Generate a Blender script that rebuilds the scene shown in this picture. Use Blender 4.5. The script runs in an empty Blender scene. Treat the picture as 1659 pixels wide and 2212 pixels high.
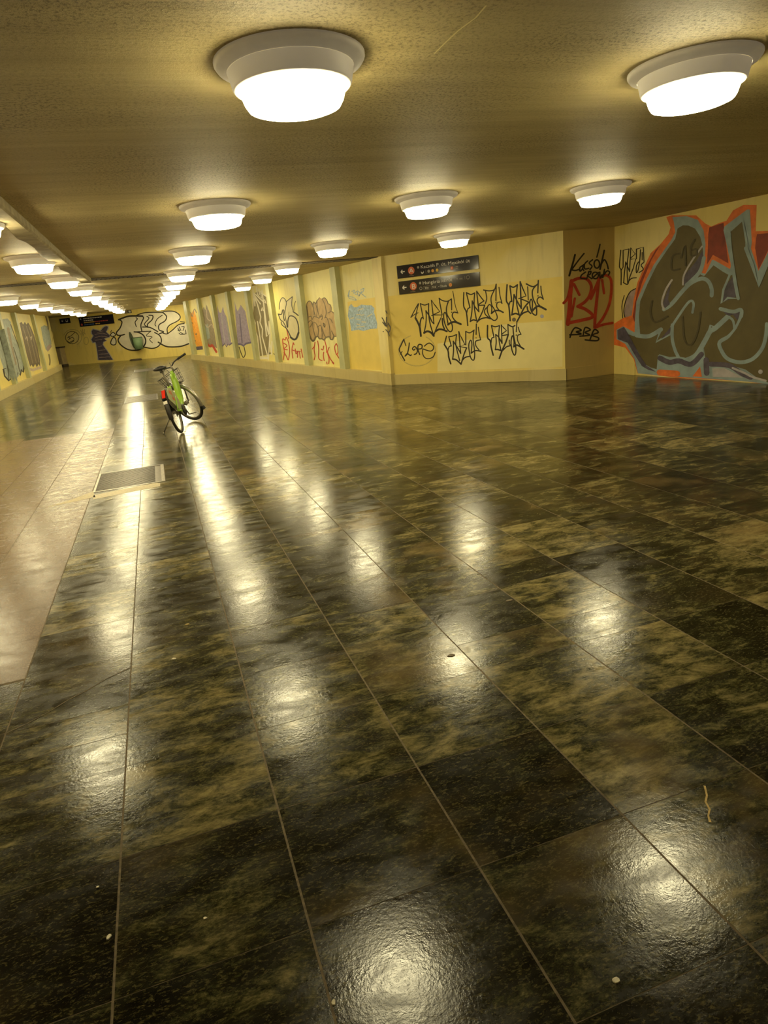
import bpy, bmesh, math, random
from mathutils import Vector, Matrix
random.seed(7)
scene = bpy.context.scene
COL = scene.collection

# ------------------------------------------------------------------ camera
F_PX, W_PX, H_PX = 1443.86, 1659.0, 2212.0
YAW, PITCH, ROLL = math.radians(17.1686), math.radians(16.7825), math.radians(5.6964)
CAM_Z = 1.5
_f = Vector((math.sin(YAW)*math.cos(PITCH), math.cos(YAW)*math.cos(PITCH), -math.sin(PITCH)))
_r = Vector((math.cos(YAW), -math.sin(YAW), 0))
_d = _f.cross(_r)
_r2 = _r*math.cos(ROLL) + _d*math.sin(ROLL)
_d2 = _d*math.cos(ROLL) - _r*math.sin(ROLL)
cam_data = bpy.data.cameras.new('camera')
cam_data.sensor_fit = 'HORIZONTAL'
cam_data.sensor_width = 36.0
cam_data.lens = F_PX*36.0/W_PX
cam_data.clip_start = 0.05
cam_data.clip_end = 200
cam = bpy.data.objects.new('camera', cam_data)
COL.objects.link(cam)
m = Matrix((( _r2.x, -_d2.x, -_f.x, 0), (_r2.y, -_d2.y, -_f.y, 0), (_r2.z, -_d2.z, -_f.z, CAM_Z), (0, 0, 0, 1)))
cam.matrix_world = m
scene.camera = cam

def ray(px, py):
    """direction of sight through a point measured in the photograph"""
    a, b = (px-W_PX/2)/F_PX, (py-H_PX/2)/F_PX
    return _f + _r2*a + _d2*b

# the passage climbs gently beyond y = 11 m (floor and ceiling alike)
SLOPE_Y, SLOPE = 11.0, 0.009
CEIL = 2.467
def gz(y): return SLOPE*max(0.0, y-SLOPE_Y)
def cz(y): return CEIL + gz(y)

# ------------------------------------------------------------------ materials
def new_mat(name):
    mt = bpy.data.materials.new(name); mt.use_nodes = True
    nt = mt.node_tree
    return mt, nt, nt.nodes['Principled BSDF']

def plain(name, col, rough=0.5, metal=0.0, noise=0.08, scale=30.0, bump=0.0):
    """a procedural paint / plastic / metal with a little tonal mottling"""
    mt, nt, b = new_mat(name)
    tc = nt.nodes.new('ShaderNodeTexCoord')
    n = nt.nodes.new('ShaderNodeTexNoise'); n.inputs['Scale'].default_value = scale; n.inputs['Detail'].default_value = 4
    nt.links.new(tc.outputs['Object'], n.inputs['Vector'])
    r = nt.nodes.new('ShaderNodeValToRGB')
    lo = [max(0, c*(1-noise)) for c in col]; hi = [min(1, c*(1+noise)) for c in col]
    r.color_ramp.elements[0].position = .3; r.color_ramp.elements[1].position = .7
    r.color_ramp.elements[0].color = (*lo, 1); r.color_ramp.elements[1].color = (*hi, 1)
    nt.links.new(n.outputs['Fac'], r.inputs['Fac'])
    nt.links.new(r.outputs['Color'], b.inputs['Base Color'])
    b.inputs['Roughness'].default_value = rough
    b.inputs['Metallic'].default_value = metal
    if bump:
        bp = nt.nodes.new('ShaderNodeBump'); bp.inputs['Strength'].default_value = bump; bp.inputs['Distance'].default_value = .002
        nt.links.new(n.outputs['Fac'], bp.inputs['Height']); nt.links.new(bp.outputs['Normal'], b.inputs['Normal'])
    return mt

def ramp(nt, pts):
    r = nt.nodes.new('ShaderNodeValToRGB'); cr = r.color_ramp
    while len(cr.elements) < len(pts): cr.elements.new(.5)
    for e, (p, c) in zip(cr.elements, pts):
        e.position = p; e.color = (*c, 1) if len(c) == 3 else c
    return r

def noise(nt, vec, scale, detail=5, rough=.55, dist=0.0, mscale=None, mrot=None):
    if mscale or mrot:
        mp = nt.nodes.new('ShaderNodeMapping')
        if mscale: mp.inputs['Scale'].default_value = mscale
        if mrot: mp.inputs['Rotation'].default_value = mrot
        nt.links.new(vec, mp.inputs['Vector']); vec = mp.outputs['Vector']
    n = nt.nodes.new('ShaderNodeTexNoise')
    n.inputs['Scale'].default_value = scale; n.inputs['Detail'].default_value = detail
    n.inputs['Roughness'].default_value = rough; n.inputs['Distortion'].default_value = dist
    nt.links.new(vec, n.inputs['Vector'])
    return n

def mix(nt, fac, a, b, mode='MIX'):
    mx = nt.nodes.new('ShaderNodeMix'); mx.data_type = 'RGBA'; mx.blend_type = mode
    for s, v in ((mx.inputs['Factor'], fac), (mx.inputs['A'], a), (mx.inputs['B'], b)):
        pass
    ins = [i for i in mx.inputs if i.enabled]
    for sock, v in ((mx.inputs[0], fac), (mx.inputs[6], a), (mx.inputs[7], b)):
        if hasattr(v, 'is_output'): nt.links.new(v, sock)
        elif isinstance(v, (int, float)): sock.default_value = v
        else: sock.default_value = (*v, 1)
    return mx.outputs[2]

def math_n(nt, op, a, b=None):
    n = nt.nodes.new('ShaderNodeMath'); n.operation = op
    for i, v in enumerate((a, b)):
        if v is None: continue
        if hasattr(v, 'is_output'): nt.links.new(v, n.inputs[i])
        else: n.inputs[i].default_value = v
    return n.outputs[0]

def stone_material(name, granite=False):
    """wet polished slabs; the per-slab colour attribute shifts tone and pattern"""
    mt, nt, b = new_mat(name)
    tc = nt.nodes.new('ShaderNodeTexCoord')
    at = nt.nodes.new('ShaderNodeAttribute'); at.attribute_name = 'slab'
    sp = nt.nodes.new('ShaderNodeSeparateColor'); nt.links.new(at.outputs['Color'], sp.inputs['Color'])
    vm = nt.nodes.new('ShaderNodeVectorMath'); vm.operation = 'MULTIPLY_ADD'
    vm.inputs[1].default_value = (37, 53, 29); nt.links.new(at.outputs['Color'], vm.inputs[0]); nt.links.new(tc.outputs['Object'], vm.inputs[2])
    vec = vm.outputs[0]
    if granite:
        n1 = noise(nt, vec, 130, 3, .7)
        c = ramp(nt, [(.3, (.06, .04, .025)), (.5, (.22, .14, .085)), (.68, (.40, .27, .17))])
        nt.links.new(n1.outputs['Fac'], c.inputs['Fac']); colr = c.outputs['Color']
        n2 = noise(nt, vec, 1.2, 3)
        colr = mix(nt, n2.outputs['Fac'], colr, (.10, .07, .045))
    else:
        n1 = noise(nt, vec, 7.5, 9, .80, .35, (.8, 1.9, 1), (0, 0, .3))
        n4 = noise(nt, vec, 3.6, 4, .6, .4)
        c = ramp(nt, [(.34, (.003, .003, .0015)), (.46, (.011, .011, .0045)), (.53, (.040, .039, .015)), (.61, (.125, .105, .043)), (.75, (.29, .235, .105))])
        sh = math_n(nt, 'MULTIPLY_ADD', sp.outputs['Green'], .26)
        sh.node.inputs[2].default_value = -.13
        fac = math_n(nt, 'ADD', math_n(nt, 'ADD', n1.outputs['Fac'], sh), math_n(nt, 'MULTIPLY', math_n(nt, 'SUBTRACT', n4.outputs['Fac'], .5), .5))
        nt.links.new(fac, c.inputs['Fac']); colr = c.outputs['Color']
        n3 = noise(nt, vec, 55, 4, .8, .3, (1, 2.2, 1), (0, 0, .9))
        sc = ramp(nt, [(.52, (0, 0, 0)), (.68, (1, 1, 1))]); nt.links.new(n3.outputs['Fac'], sc.inputs['Fac'])
        colr = mix(nt, math_n(nt, 'MULTIPLY', sc.outputs['Color'], .38), colr, (.24, .20, .075))
        n4 = noise(nt, vec, 2.3, 3)
        rr = ramp(nt, [(.50, (0, 0, 0)), (.75, (1, 1, 1))]); nt.links.new(n4.outputs['Fac'], rr.inputs['Fac'])
        wf = math_n(nt, 'MULTIPLY', rr.outputs['Color'], sp.outputs['Blue'])
        colr = mix(nt, wf, colr, (.20, .14, .055), 'MIX')
    nt.links.new(colr, b.inputs['Base Color'])
    n5 = noise(nt, vec, 7.0, 4, .7, .5, (.8, 1.6, 1))
    rg = ramp(nt, [(.34, (.105,)*3), (.66, (.25,)*3)]); nt.links.new(n5.outputs['Fac'], rg.inputs['Fac'])
    if granite:
        rg.color_ramp.elements[0].color = (.17, .17, .17, 1); rg.color_ramp.elements[1].color = (.30, .30, .30, 1)
    nt.links.new(rg.outputs['Color'], b.inputs['Roughness'])
    b.inputs['IOR'].default_value = 1.45
    b.inputs['Specular IOR Level'].default_value = .32
    n6 = noise(nt, vec, 70 if not granite else 90, 3, .7)
    n7 = noise(nt, vec, 22, 3)
    hh = math_n(nt, 'ADD', n6.outputs['Fac'], math_n(nt, 'MULTIPLY', n7.outputs['Fac'], .5))
    bp = nt.nodes.new('ShaderNodeBump'); bp.inputs['Strength'].default_value = .30; bp.inputs['Distance'].default_value = .0016
    nt.links.new(hh, bp.inputs['Height']); nt.links.new(bp.outputs['Normal'], b.inputs['Normal'])
    return mt

def wall_material(name, base, patch, dirt=.25, stain=(.25, .17, .06)):
    mt, nt, b = new_mat(name)
    tc = nt.nodes.new('ShaderNodeTexCoord'); v = tc.outputs['Object']
    n1 = noise(nt, v, .55, 2, .4)
    r1 = ramp(nt, [(.47, (0, 0, 0)), (.53, (1, 1, 1))]); nt.links.new(n1.outputs['Fac'], r1.inputs['Fac'])
    c = mix(nt, math_n(nt, 'MULTIPLY', r1.outputs['Color'], .8), base, patch)
    n2 = noise(nt, v, 3.0, 6, .65, 0, (2.2, 2.2, .35))
    r2 = ramp(nt, [(.5, (0, 0, 0)), (.8, (1, 1, 1))]); nt.links.new(n2.outputs['Fac'], r2.inputs['Fac'])
    c = mix(nt, math_n(nt, 'MULTIPLY', r2.outputs['Color'], dirt), c, stain)
    nt.links.new(c, b.inputs['Base Color'])
    b.inputs['Roughness'].default_value = .55
    n3 = noise(nt, v, 45, 4)
    bp = nt.nodes.new('ShaderNodeBump'); bp.inputs['Strength'].default_value = .12; bp.inputs['Distance'].default_value = .004
    nt.links.new(n3.outputs['Fac'], bp.inputs['Height']); nt.links.new(bp.outputs['Normal'], b.inputs['Normal'])
    return mt

def ceiling_material():
    mt, nt, b = new_mat('ceiling_concrete')
    tc = nt.nodes.new('ShaderNodeTexCoord'); v = tc.outputs['Object']
    n1 = noise(nt, v, 1.0, 8, .72, .3, (.5, 7.0, 1))          # board-marked streaks across the passage
    c1 = ramp(nt, [(.3, (.48, .38, .165)), (.5, (.575, .46, .205)), (.72, (.66, .55, .26))])
    nt.links.new(n1.outputs['Fac'], c1.inputs['Fac'])
    n2 = noise(nt, v, 60, 5, .8)
    r2 = ramp(nt, [(.50, (0, 0, 0)), (.60, (1, 1, 1))]); nt.links.new(n2.outputs['Fac'], r2.inputs['Fac'])
    n3 = noise(nt, v, .9, 3)
    r3 = ramp(nt, [(.36, (0, 0, 0)), (.60, (1, 1, 1))]); nt.links.new(n3.outputs['Fac'], r3.inputs['Fac'])
    c = mix(nt, math_n(nt, 'MULTIPLY', math_n(nt, 'MULTIPLY', r2.outputs['Color'], r3.outputs['Color']), .9), c1.outputs['Color'], (.17, .12, .04))
    n4 = noise(nt, v, 1.0, 5, .75, 0, (.9, 46, 1))
    r4 = ramp(nt, [(.63, (0, 0, 0)), (.70, (1, 1, 1))]); nt.links.new(n4.outputs['Fac'], r4.inputs['Fac'])
    c = mix(nt, math_n(nt, 'MULTIPLY', r4.outputs['Color'], .5), c, (.74, .66, .36))
    nt.links.new(c, b.inputs['Base Color'])
    b.inputs['Roughness'].default_value = .6
    hh = math_n(nt, 'ADD', math_n(nt, 'MULTIPLY', n2.outputs['Fac'], .5), n1.outputs['Fac'])
    bp = nt.nodes.new('ShaderNodeBump'); bp.inputs['Strength'].default_value = .6; bp.inputs['Distance'].default_value = .012
    nt.links.new(hh, bp.inputs['Height']); nt.links.new(bp.outputs['Normal'], b.inputs['Normal'])
    return mt

LAMP_STRENGTH = 52.0
def lamp_glow():
    mt, nt, b = new_mat('lamp_glow')
    b.inputs['Base Color'].default_value = (.9, .88, .8, 1)
    b.inputs['Roughness'].default_value = .4
    b.inputs['Emission Color'].default_value = (1.0, .87, .50, 1)
    b.inputs['Emission Strength'].default_value = LAMP_STRENGTH
    return mt

M = dict(
    stone=stone_material('serpentine_slabs'), granite=stone_material('pink_granite', True),
    grout=plain('joint_mortar', (.125, .092, .046), .8, noise=.4, scale=60),
    cream=wall_material('cream_wall_paint', (.77, .65, .29), (.75, .60, .18)),
    yellow=wall_material('yellow_wall_paint', (.78, .64, .20), (.76, .66, .28)),
    panel=wall_material('pale_panel_paint', (.77, .69, .31), (.75, .65, .21)),
    farw=wall_material('far_wall_paint', (.86, .70, .26), (.86, .67, .17)),
    dim=wall_material('shaded_wall_paint', (.62, .46, .16), (.56, .41, .14)),  # wall paint darkened to carry the shade of the poorly lit recess
    pillar=plain('pale_green_paint', (.47, .47, .25), .5, noise=.12, scale=3),
    plinth=wall_material('stone_skirting', (.56, .47, .22), (.52, .42, .17), .35),
    ceiling=ceiling_material(),
    beam=plain('grey_concrete', (.36, .30, .17), .8, noise=.25, scale=9, bump=.5),
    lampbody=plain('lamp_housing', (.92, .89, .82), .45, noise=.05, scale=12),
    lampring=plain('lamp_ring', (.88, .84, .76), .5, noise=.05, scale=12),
    glow=lamp_glow(),
    slot=plain('joint_cover', (.12, .095, .06), .7, noise=.5, scale=25),
    ochrepatch=plain('ochre_patch', (.76, .58, .14), .55, noise=.06, scale=3),
    creampatch=plain('cream_patch', (.80, .69, .31), .55, noise=.05, scale=3),
    black=plain('black_spray', (.028, .02, .008), .6, noise=.2, scale=40),
    faint=plain('thin_black_spray', (.56, .43, .14), .6, noise=.1, scale=40),
    navy=plain('sign_navy', (.022, .02, .028), .10, noise=.05),
    white=plain('sign_white', (.72, .70, .66), .4, noise=.03),
    grey=plain('sign_grey', (.33, .31, .27), .4, noise=.05),
    orange=plain('sign_orange', (.62, .12, .03), .4, noise=.04),
    amber=plain('sign_amber', (.68, .33, .05), .4, noise=.04),
    signred=plain('sign_red', (.55, .08, .05), .4, noise=.04),
    signblue=plain('sign_blue', (.06, .14, .35), .4, noise=.04),
    signyellow=plain('sign_yellow', (.75, .5, .08), .4, noise=.04),
    redspray=plain('red_spray', (.50, .05, .018), .6, noise=.25, scale=9),
    orangespray=plain('orange_spray', (.74, .17, .03), .6, noise=.2, scale=9),
    maroon=plain('maroon_spray', (.26, .035, .015), .6, noise=.3, scale=6),
    bluegrey=plain('blue_grey_spray', (.27, .35, .38), .6, noise=.2, scale=5),
    olive=plain('olive_spray', (.118, .092, .032), .6, noise=.12, scale=4),
    oliveline=plain('olive_outline', (.07, .055, .02), .6, noise=.1),
    violet=plain('violet_spray', (.085, .07, .105), .6, noise=.35, scale=10),
    lilac=plain('lilac_spray', (.45, .42, .45), .6, noise=.15, scale=8),
    mauve=plain('mauve_spray', (.36, .27, .25), .6, noise=.2, scale=8),
    purple=plain('purple_spray', (.36, .29, .42), .6, noise=.25, scale=14),
    purpledark=plain('dark_purple_spray', (.14, .11, .22), .6, noise=.2, scale=14),
    tangerine=plain('tangerine_spray', (.78, .33, .03), .6, noise=.2, scale=12),
    greybrown=plain('grey_brown_spray', (.28, .22, .14), .6, noise=.25, scale=12),
    khaki=plain('khaki_spray', (.24, .19, .085), .6, noise=.12, scale=8),
    bone=plain('bone_spray', (.66, .58, .34), .6, noise=.06, scale=8),
    tan=plain('tan_spray', (.44, .30, .14), .6, noise=.18, scale=7),
    powder=plain('powder_blue_spray', (.35, .47, .60), .6, noise=.35, scale=22),
    teal=plain('grey_teal_spray', (.33, .37, .32), .6, noise=.25, scale=10),
    brownspray=plain('brown_spray', (.15, .11, .06), .6, noise=.3, scale=18),
    pinkish=plain('pinkish_spray', (.55, .43, .33), .6, noise=.15, scale=9),
    bluedot=plain('blue_dot_spray', (.35, .34, .42), .6, noise=.1),
    steel=plain('worn_steel', (.42, .38, .32), .35, .85, noise=.25, scale=30),
    darksteel=plain('dark_steel', (.10, .085, .065), .4, .6, noise=.3, scale=30),
    gratebar=plain('grate_bar', (.16, .13, .10), .3, .8, noise=.3, scale=40),
    palemortar=plain('pale_mortar', (.46, .38, .22), .45, noise=.2, scale=40),
    pit=plain('dark_pit', (.01, .008, .006), .9, noise=.2),
    whitepaint=plain('white_spray', (.80, .74, .58), .6, noise=.06, scale=4),
    chip=plain('pale_litter', (.72, .66, .50), .8, noise=.15, scale=80),
    leaf=plain('dry_leaf', (.50, .36, .14), .8, noise=.2, scale=80),
    bingreen=plain('bin_green', (.17, .27, .14), .5, noise=.12, scale=9),
    bindark=plain('bin_dark_green', (.06, .075, .04), .6, noise=.15, scale=9),
    cabinet=plain('cabinet_tan', (.40, .31, .15), .6, noise=.12, scale=5),
    cabtop=plain('cabinet_dark', (.07, .05, .03), .6, noise=.12, scale=5),
    rubber=plain('tyre_rubber', (.022, .02, .017), .7, noise=.2, scale=40),
    bikegreen=plain('bike_green', (.30, .52, .045), .3, noise=.05, scale=8),
    guard=plain('skirt_guard_grey_green', (.34, .37, .20), .4, noise=.08, scale=8),
    bikegrey=plain('bike_grey', (.25, .23, .18), .4, .3, noise=.1, scale=10),
    silver=plain('bike_silver', (.55, .52, .45), .3, .8, noise=.08, scale=20),
    bikeblack=plain('bike_black', (.02, .018, .016), .45, noise=.15, scale=20),
    lens=plain('red_lens', (.62, .03, .015), .2, noise=.05),
    sticker=plain('sticker_white', (.65, .6, .5), .5, noise=.1, scale=60),
    redtext=plain('red_lettering', (.65, .13, .05), .5, noise=.05),
)

# faint glow added to lamp housings and rings, which bounced light leaves dull
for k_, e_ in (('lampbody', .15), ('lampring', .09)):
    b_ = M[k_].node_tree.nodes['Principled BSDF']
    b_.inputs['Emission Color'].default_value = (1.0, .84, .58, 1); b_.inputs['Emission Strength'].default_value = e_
# ------------------------------------------------------------------ object helpers
def link(name, bm, mats, parent=None, smooth=False):
    me = bpy.data.meshes.new(name)
    bm.normal_update()
    bm.to_mesh(me); bm.free()
    for mt in (mats if isinstance(mats, (list, tuple)) else [mats]): me.materials.append(mt)
    if smooth:
        for p in me.polygons: p.use_smooth = True
    o = bpy.data.objects.new(name, me); COL.objects.link(o)
    if parent is not None: o.parent = parent
    return o

def empty(name, loc=(0, 0, 0)):
    o = bpy.data.objects.new(name, None); o.location = loc; o.empty_display_size = .1
    COL.objects.link(o); return o

def tag(o, label, cat, group=None):
    o['label'] = label; o['category'] = cat
    if group: o['group'] = group
    return o

def struct(o):
    o['kind'] = 'structure'; return o

def quad(bm, a, b, c, d, mi=0):
    f = bm.faces.new([bm.verts.new(p) for p in (a, b, c, d)]); f.material_index = mi; return f

def box(bm, lo, hi, mi=0):
    x0, y0, z0 = lo; x1, y1, z1 = hi
    v = [bm.verts.new(p) for p in ((x0, y0, z0), (x1, y0, z0), (x1, y1, z0), (x0, y1, z0), (x0, y0, z1), (x1, y0, z1), (x1, y1, z1), (x0, y1, z1))]
    for idx in ((3, 2, 1, 0), (4, 5, 6, 7), (0, 1, 5, 4), (1, 2, 6, 5), (2, 3, 7, 6), (3, 0, 4, 7)):
        f = bm.faces.new([v[i] for i in idx]); f.material_index = mi

def hexa(bm, bot, top, mi=0):
    """box from four bottom and four top corners (same winding, counter-clockwise from above)"""
    v = [bm.verts.new(p) for p in list(bot)+list(top)]
    for idx in ((3, 2, 1, 0), (4, 5, 6, 7), (0, 1, 5, 4), (1, 2, 6, 5), (2, 3, 7, 6), (3, 0, 4, 7)):
        f = bm.faces.new([v[i] for i in idx]); f.material_index = mi

def lathe(bm, prof, seg=40, cap0=False, cap1=False, mat=None, mi=0):
    rings = []
    for r, z in prof:
        rings.append([bm.verts.new((r*math.cos(2*math.pi*i/seg), r*math.sin(2*math.pi*i/seg), z)) for i in range(seg)])
    for a, b in zip(rings, rings[1:]):
        for i in range(seg):
            f = bm.faces.new((a[i], a[(i+1) % seg], b[(i+1) % seg], b[i])); f.material_index = mi
    if cap0: bm.faces.new(list(reversed(rings[0]))).material_index = mi
    if cap1: bm.faces.new(rings[-1]).material_index = mi
    if mat is not None:
        vs = [v for r in rings for v in r]
        bmesh.ops.transform(bm, matrix=mat, verts=vs)

def tube(bm, pts, rad, seg=10, mi=0, caps=True, closed=False):
    pts = [Vector(p) for p in pts]; n = len(pts)
    rads = rad if isinstance(rad, (list, tuple)) else [rad]*n
    rings = []; prev = None
    for i, p in enumerate(pts):
        if closed: t = (pts[(i+1) % n]-pts[i-1]).normalized()
        else: t = (pts[min(i+1, n-1)]-pts[max(i-1, 0)]).normalized()
        if prev is None:
            up = Vector((0, 0, 1)) if abs(t.z) < .9 else Vector((0, 1, 0))
            a = t.cross(up).normalized()
        else:
            a = (prev - t*prev.dot(t)).normalized()
        prev = a; b = t.cross(a)
        rings.append([bm.verts.new(p + (a*math.cos(2*math.pi*k/seg)+b*math.sin(2*math.pi*k/seg))*rads[i]) for k in range(seg)])
    pairs = list(zip(rings, rings[1:]))
    if closed: pairs.append((rings[-1], rings[0]))
    for r0, r1 in pairs:
        for k in range(seg):
            f = bm.faces.new((r0[k], r0[(k+1) % seg], r1[(k+1) % seg], r1[k])); f.material_index = mi
    if caps and not closed:
        bm.faces.new(list(reversed(rings[0]))).material_index = mi; bm.faces.new(rings[-1]).material_index = mi

def torus(bm, R, r, seg=48, sub=10, mat=None, mi=0):
    n0 = len(bm.verts)
    tube(bm, [(R*math.cos(2*math.pi*i/seg), 0, R*math.sin(2*math.pi*i/seg)) for i in range(seg)], r, sub, mi, closed=True)
    if mat is not None:
        bm.verts.ensure_lookup_table(); bmesh.ops.transform(bm, matrix=mat, verts=bm.verts[n0:])

def catmull(pts, n=6, closed=False):
    out = []; L = len(pts)
    if L < 3: return list(pts)
    rng = range(L if closed else L-1)
    for i in rng:
        p0 = pts[i-1] if (i > 0 or closed) else pts[0]
        p1 = pts[i]; p2 = pts[(i+1) % L]
        p3 = pts[(i+2) % L] if (i+2 < L or closed) else pts[-1]
        for k in range(n):
            t = k/n
            out.append(tuple(.5*((2*p1[j]) + (-p0[j]+p2[j])*t + (2*p0[j]-5*p1[j]+4*p2[j]-p3[j])*t*t + (-p0[j]+3*p1[j]-3*p2[j]+p3[j])*t**3) for j in range(2)))
    if not closed: out.append(tuple(pts[-1]))
    return out

# ------------------------------------------------------------------ walls and paint
class Wall:
    """vertical plane through plan points p0 -> p1, front side facing the passage"""
    def __init__(s, p0, p1, flip=False):
        s.p0 = Vector((*p0, 0)); s.u = (Vector((*p1, 0))-s.p0); s.len = s.u.length; s.u.normalize()
        s.n = Vector((s.u.y, -s.u.x, 0))
        if s.n.dot(-s.p0 + Vector((0, 4, 0))) < 0: s.n = -s.n
    def at(s, a, z, off=0.0):
        return s.p0 + s.u*a + s.n*off + Vector((0, 0, z))
    def hit(s, px, py, off=0.0):
        d = ray(px, py); q = s.p0 + s.n*off
        o = Vector((0, 0, CAM_Z))
        t = (q-o).dot(s.n)/d.dot(s.n)
        return o + d*t
    def sz(s, px, py, off=0.0):
        h = s.hit(px, py, off); return (h-s.p0).dot(s.u), h.z

class Paint:
    """a piece of lettering or painting lying on a wall plane; outlines were measured on the photograph
    (crop origin x0,y0 and scale) and are stored as real positions on the wall"""
    def __init__(s, name, wall, crop, base=0.0, parent=None, label=None):
        s.name, s.wall, s.parent, s.label = name, wall, parent, label
        s.x0, s.y0, k = crop; s.k = k/1659.0
        s.bm = bmesh.new(); s.mats = []; s.layer = 0; s.base = base
    def mi(s, mt):
        if mt not in s.mats: s.mats.append(mt)
        return s.mats.index(mt)
    def P(s, p):
        return s.wall.hit(s.x0+p[0]*s.k, s.y0+p[1]*s.k, s.base) + s.wall.n*(.0012+.0002*s.layer)
    def line(s, pts, w, mt, smooth=True, closed=False, taper=0.0):
        i = s.mi(mt); s.layer += 1
        q = catmull(pts, 5, closed) if smooth and len(pts) > 2 else list(pts)
        n = len(q); L = []; R = []
        for k in range(n):
            a = q[k-1] if (k > 0 or closed) else q[0]; b = q[(k+1) % n] if (k < n-1 or closed) else q[-1]
            tx, ty = b[0]-a[0], b[1]-a[1]; l = math.hypot(tx, ty) or 1
            hw = w*.5*(1-taper*abs(2*k/(n-1)-1) if n > 1 else 1)
            nx, ny = -ty/l*hw, tx/l*hw
            L.append(s.bm.verts.new(s.P((q[k][0]+nx, q[k][1]+ny)))); R.append(s.bm.verts.new(s.P((q[k][0]-nx, q[k][1]-ny))))
        for k in range(n if closed else n-1):
            j = (k+1) % n
            try: s.bm.faces.new((L[k], L[j], R[j], R[k])).material_index = i
            except ValueError: pass
        if not closed and w > 0:
            for e, o in ((0, 1), (n-1, n-2)):      # rounded ends
                dx, dy = q[e][0]-q[o][0], q[e][1]-q[o][1]; ang = math.atan2(dy, dx); hw = w*.5*(1-taper)
                c = [s.bm.verts.new(s.P((q[e][0]+hw*math.cos(ang+t), q[e][1]+hw*math.sin(ang+t)))) for t in (-1.57, -.8, 0, .8, 1.57)]
                s.bm.faces.new(c).material_index = i
        return s
    def sharp(s, pts, w, mt, closed=False): return s.line(pts, w, mt, False, closed)
    def fill(s, pts, mt, smooth=False):
        i = s.mi(mt); s.layer += 1
        q = catmull(pts, 4, True) if smooth else pts
        vs = [s.bm.verts.new(s.P(p)) for p in q]
        es = [s.bm.edges.new((vs[k], vs[(k+1) % len(vs)])) for k in range(len(vs))]
        r = bmesh.ops.triangle_fill(s.bm, edges=es, use_beauty=True, normal=s.wall.n)
        for g in r['geom']:
            if isinstance(g, bmesh.types.BMFace): g.material_index = i
        return s
    def dot(s, c, r, mt, ry=None):
        ry = ry or r
        return s.fill([(c[0]+r*math.cos(t*math.pi/8), c[1]+ry*math.sin(t*math.pi/8)) for t in range(16)], mt)
    def ring(s, c, rx, ry, w, mt, a0=0, a1=360):
        n = 28; full = abs(a1-a0) >= 360
        pts = [(c[0]+rx*math.cos(math.radians(a0+(a1-a0)*k/n)), c[1]+ry*math.sin(math.radians(a0+(a1-a0)*k/n))) for k in range(n if full else n+1)]
        return s.line(pts, w, mt, False, full)
    def done(s):
        for f in s.bm.faces:
            if f.normal.dot(s.wall.n) < 0: pass
        o = link(s.name, s.bm, s.mats, s.parent)
        if s.label: o['label'] = s.label
        return o
# ------------------------------------------------------------------ room plan
SIGNW = Wall((4.5, 13.05), (6.8, 10.38))
RECESS = Wall((6.8, 10.38), (7.78, 10.33))
MURAL = Wall((7.78, 10.33), (8.06, 6.7))
PANELW = Wall((4.45, 13.05), (1.62, 31.5))
LEFTW = Wall((-4.25, -5.0), (-4.25, 36.0))
FARW = Wall((-5.5, 40.3), (6.0, 34.0))
REC = .12                                     # depth of the panels behind the pillar faces

def prism_wall(name, wall, s0, s1, thick, mt, parent=None, z0=None, z1=None, off=0.0, mi_front=None):
    """upright slab from s0 to s1 with its front face 'off' metres before the wall plane, following the sloping floor"""
    bm = bmesh.new()
    n = max(1, int(abs(s1-s0)/4))
    for k in range(n):
        a, b = s0+(s1-s0)*k/n, s0+(s1-s0)*(k+1)/n
        pa, pb = wall.at(a, 0, off), wall.at(b, 0, off)
        qa, qb = wall.at(a, 0, off-thick), wall.at(b, 0, off-thick)
        def Z(p, q, h, top): 
            base = gz(p.y)
            return base + h
        lo = 0.0 if z0 is None else z0; hi = CEIL if z1 is None else z1
        bot = [pa+Vector((0, 0, gz(pa.y)+lo)), pb+Vector((0, 0, gz(pb.y)+lo)), qb+Vector((0, 0, gz(pb.y)+lo)), qa+Vector((0, 0, gz(pa.y)+lo))]
        top = [pa+Vector((0, 0, gz(pa.y)+hi)), pb+Vector((0, 0, gz(pb.y)+hi)), qb+Vector((0, 0, gz(pb.y)+hi)), qa+Vector((0, 0, gz(pa.y)+hi))]
        hexa(bm, bot, top)
    bmesh.ops.recalc_face_normals(bm, faces=bm.faces)
    return link(name, bm, mt, parent)

w_sign = struct(prism_wall('wall_sign', SIGNW, 0, SIGNW.len, .2, M['cream']))
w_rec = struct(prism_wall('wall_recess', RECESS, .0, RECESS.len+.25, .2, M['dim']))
w_mural = struct(prism_wall('wall_right', MURAL, 0, 15.5, .2, M['cream']))
w_panel = struct(prism_wall('wall_panelled_right', PANELW, 0, PANELW.len+.4, .2, M['panel'], off=-REC))
w_left = struct(prism_wall('wall_left', LEFTW, 0, LEFTW.len+.3, .2, M['yellow'], off=-REC))
w_far = struct(prism_wall('wall_far', FARW, -1.5, FARW.len+.5, .2, M['farw']))
w_back = struct(prism_wall('wall_back', Wall((-4.6, -5.2), (9.2, -5.2)), 0, 13.8, .2, M['dim']))

# pier at the near end of the panelled wall
struct(prism_wall('trim_1', PANELW, -.05, .35, .14, M['cream'], z0=0, off=.0))
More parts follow.
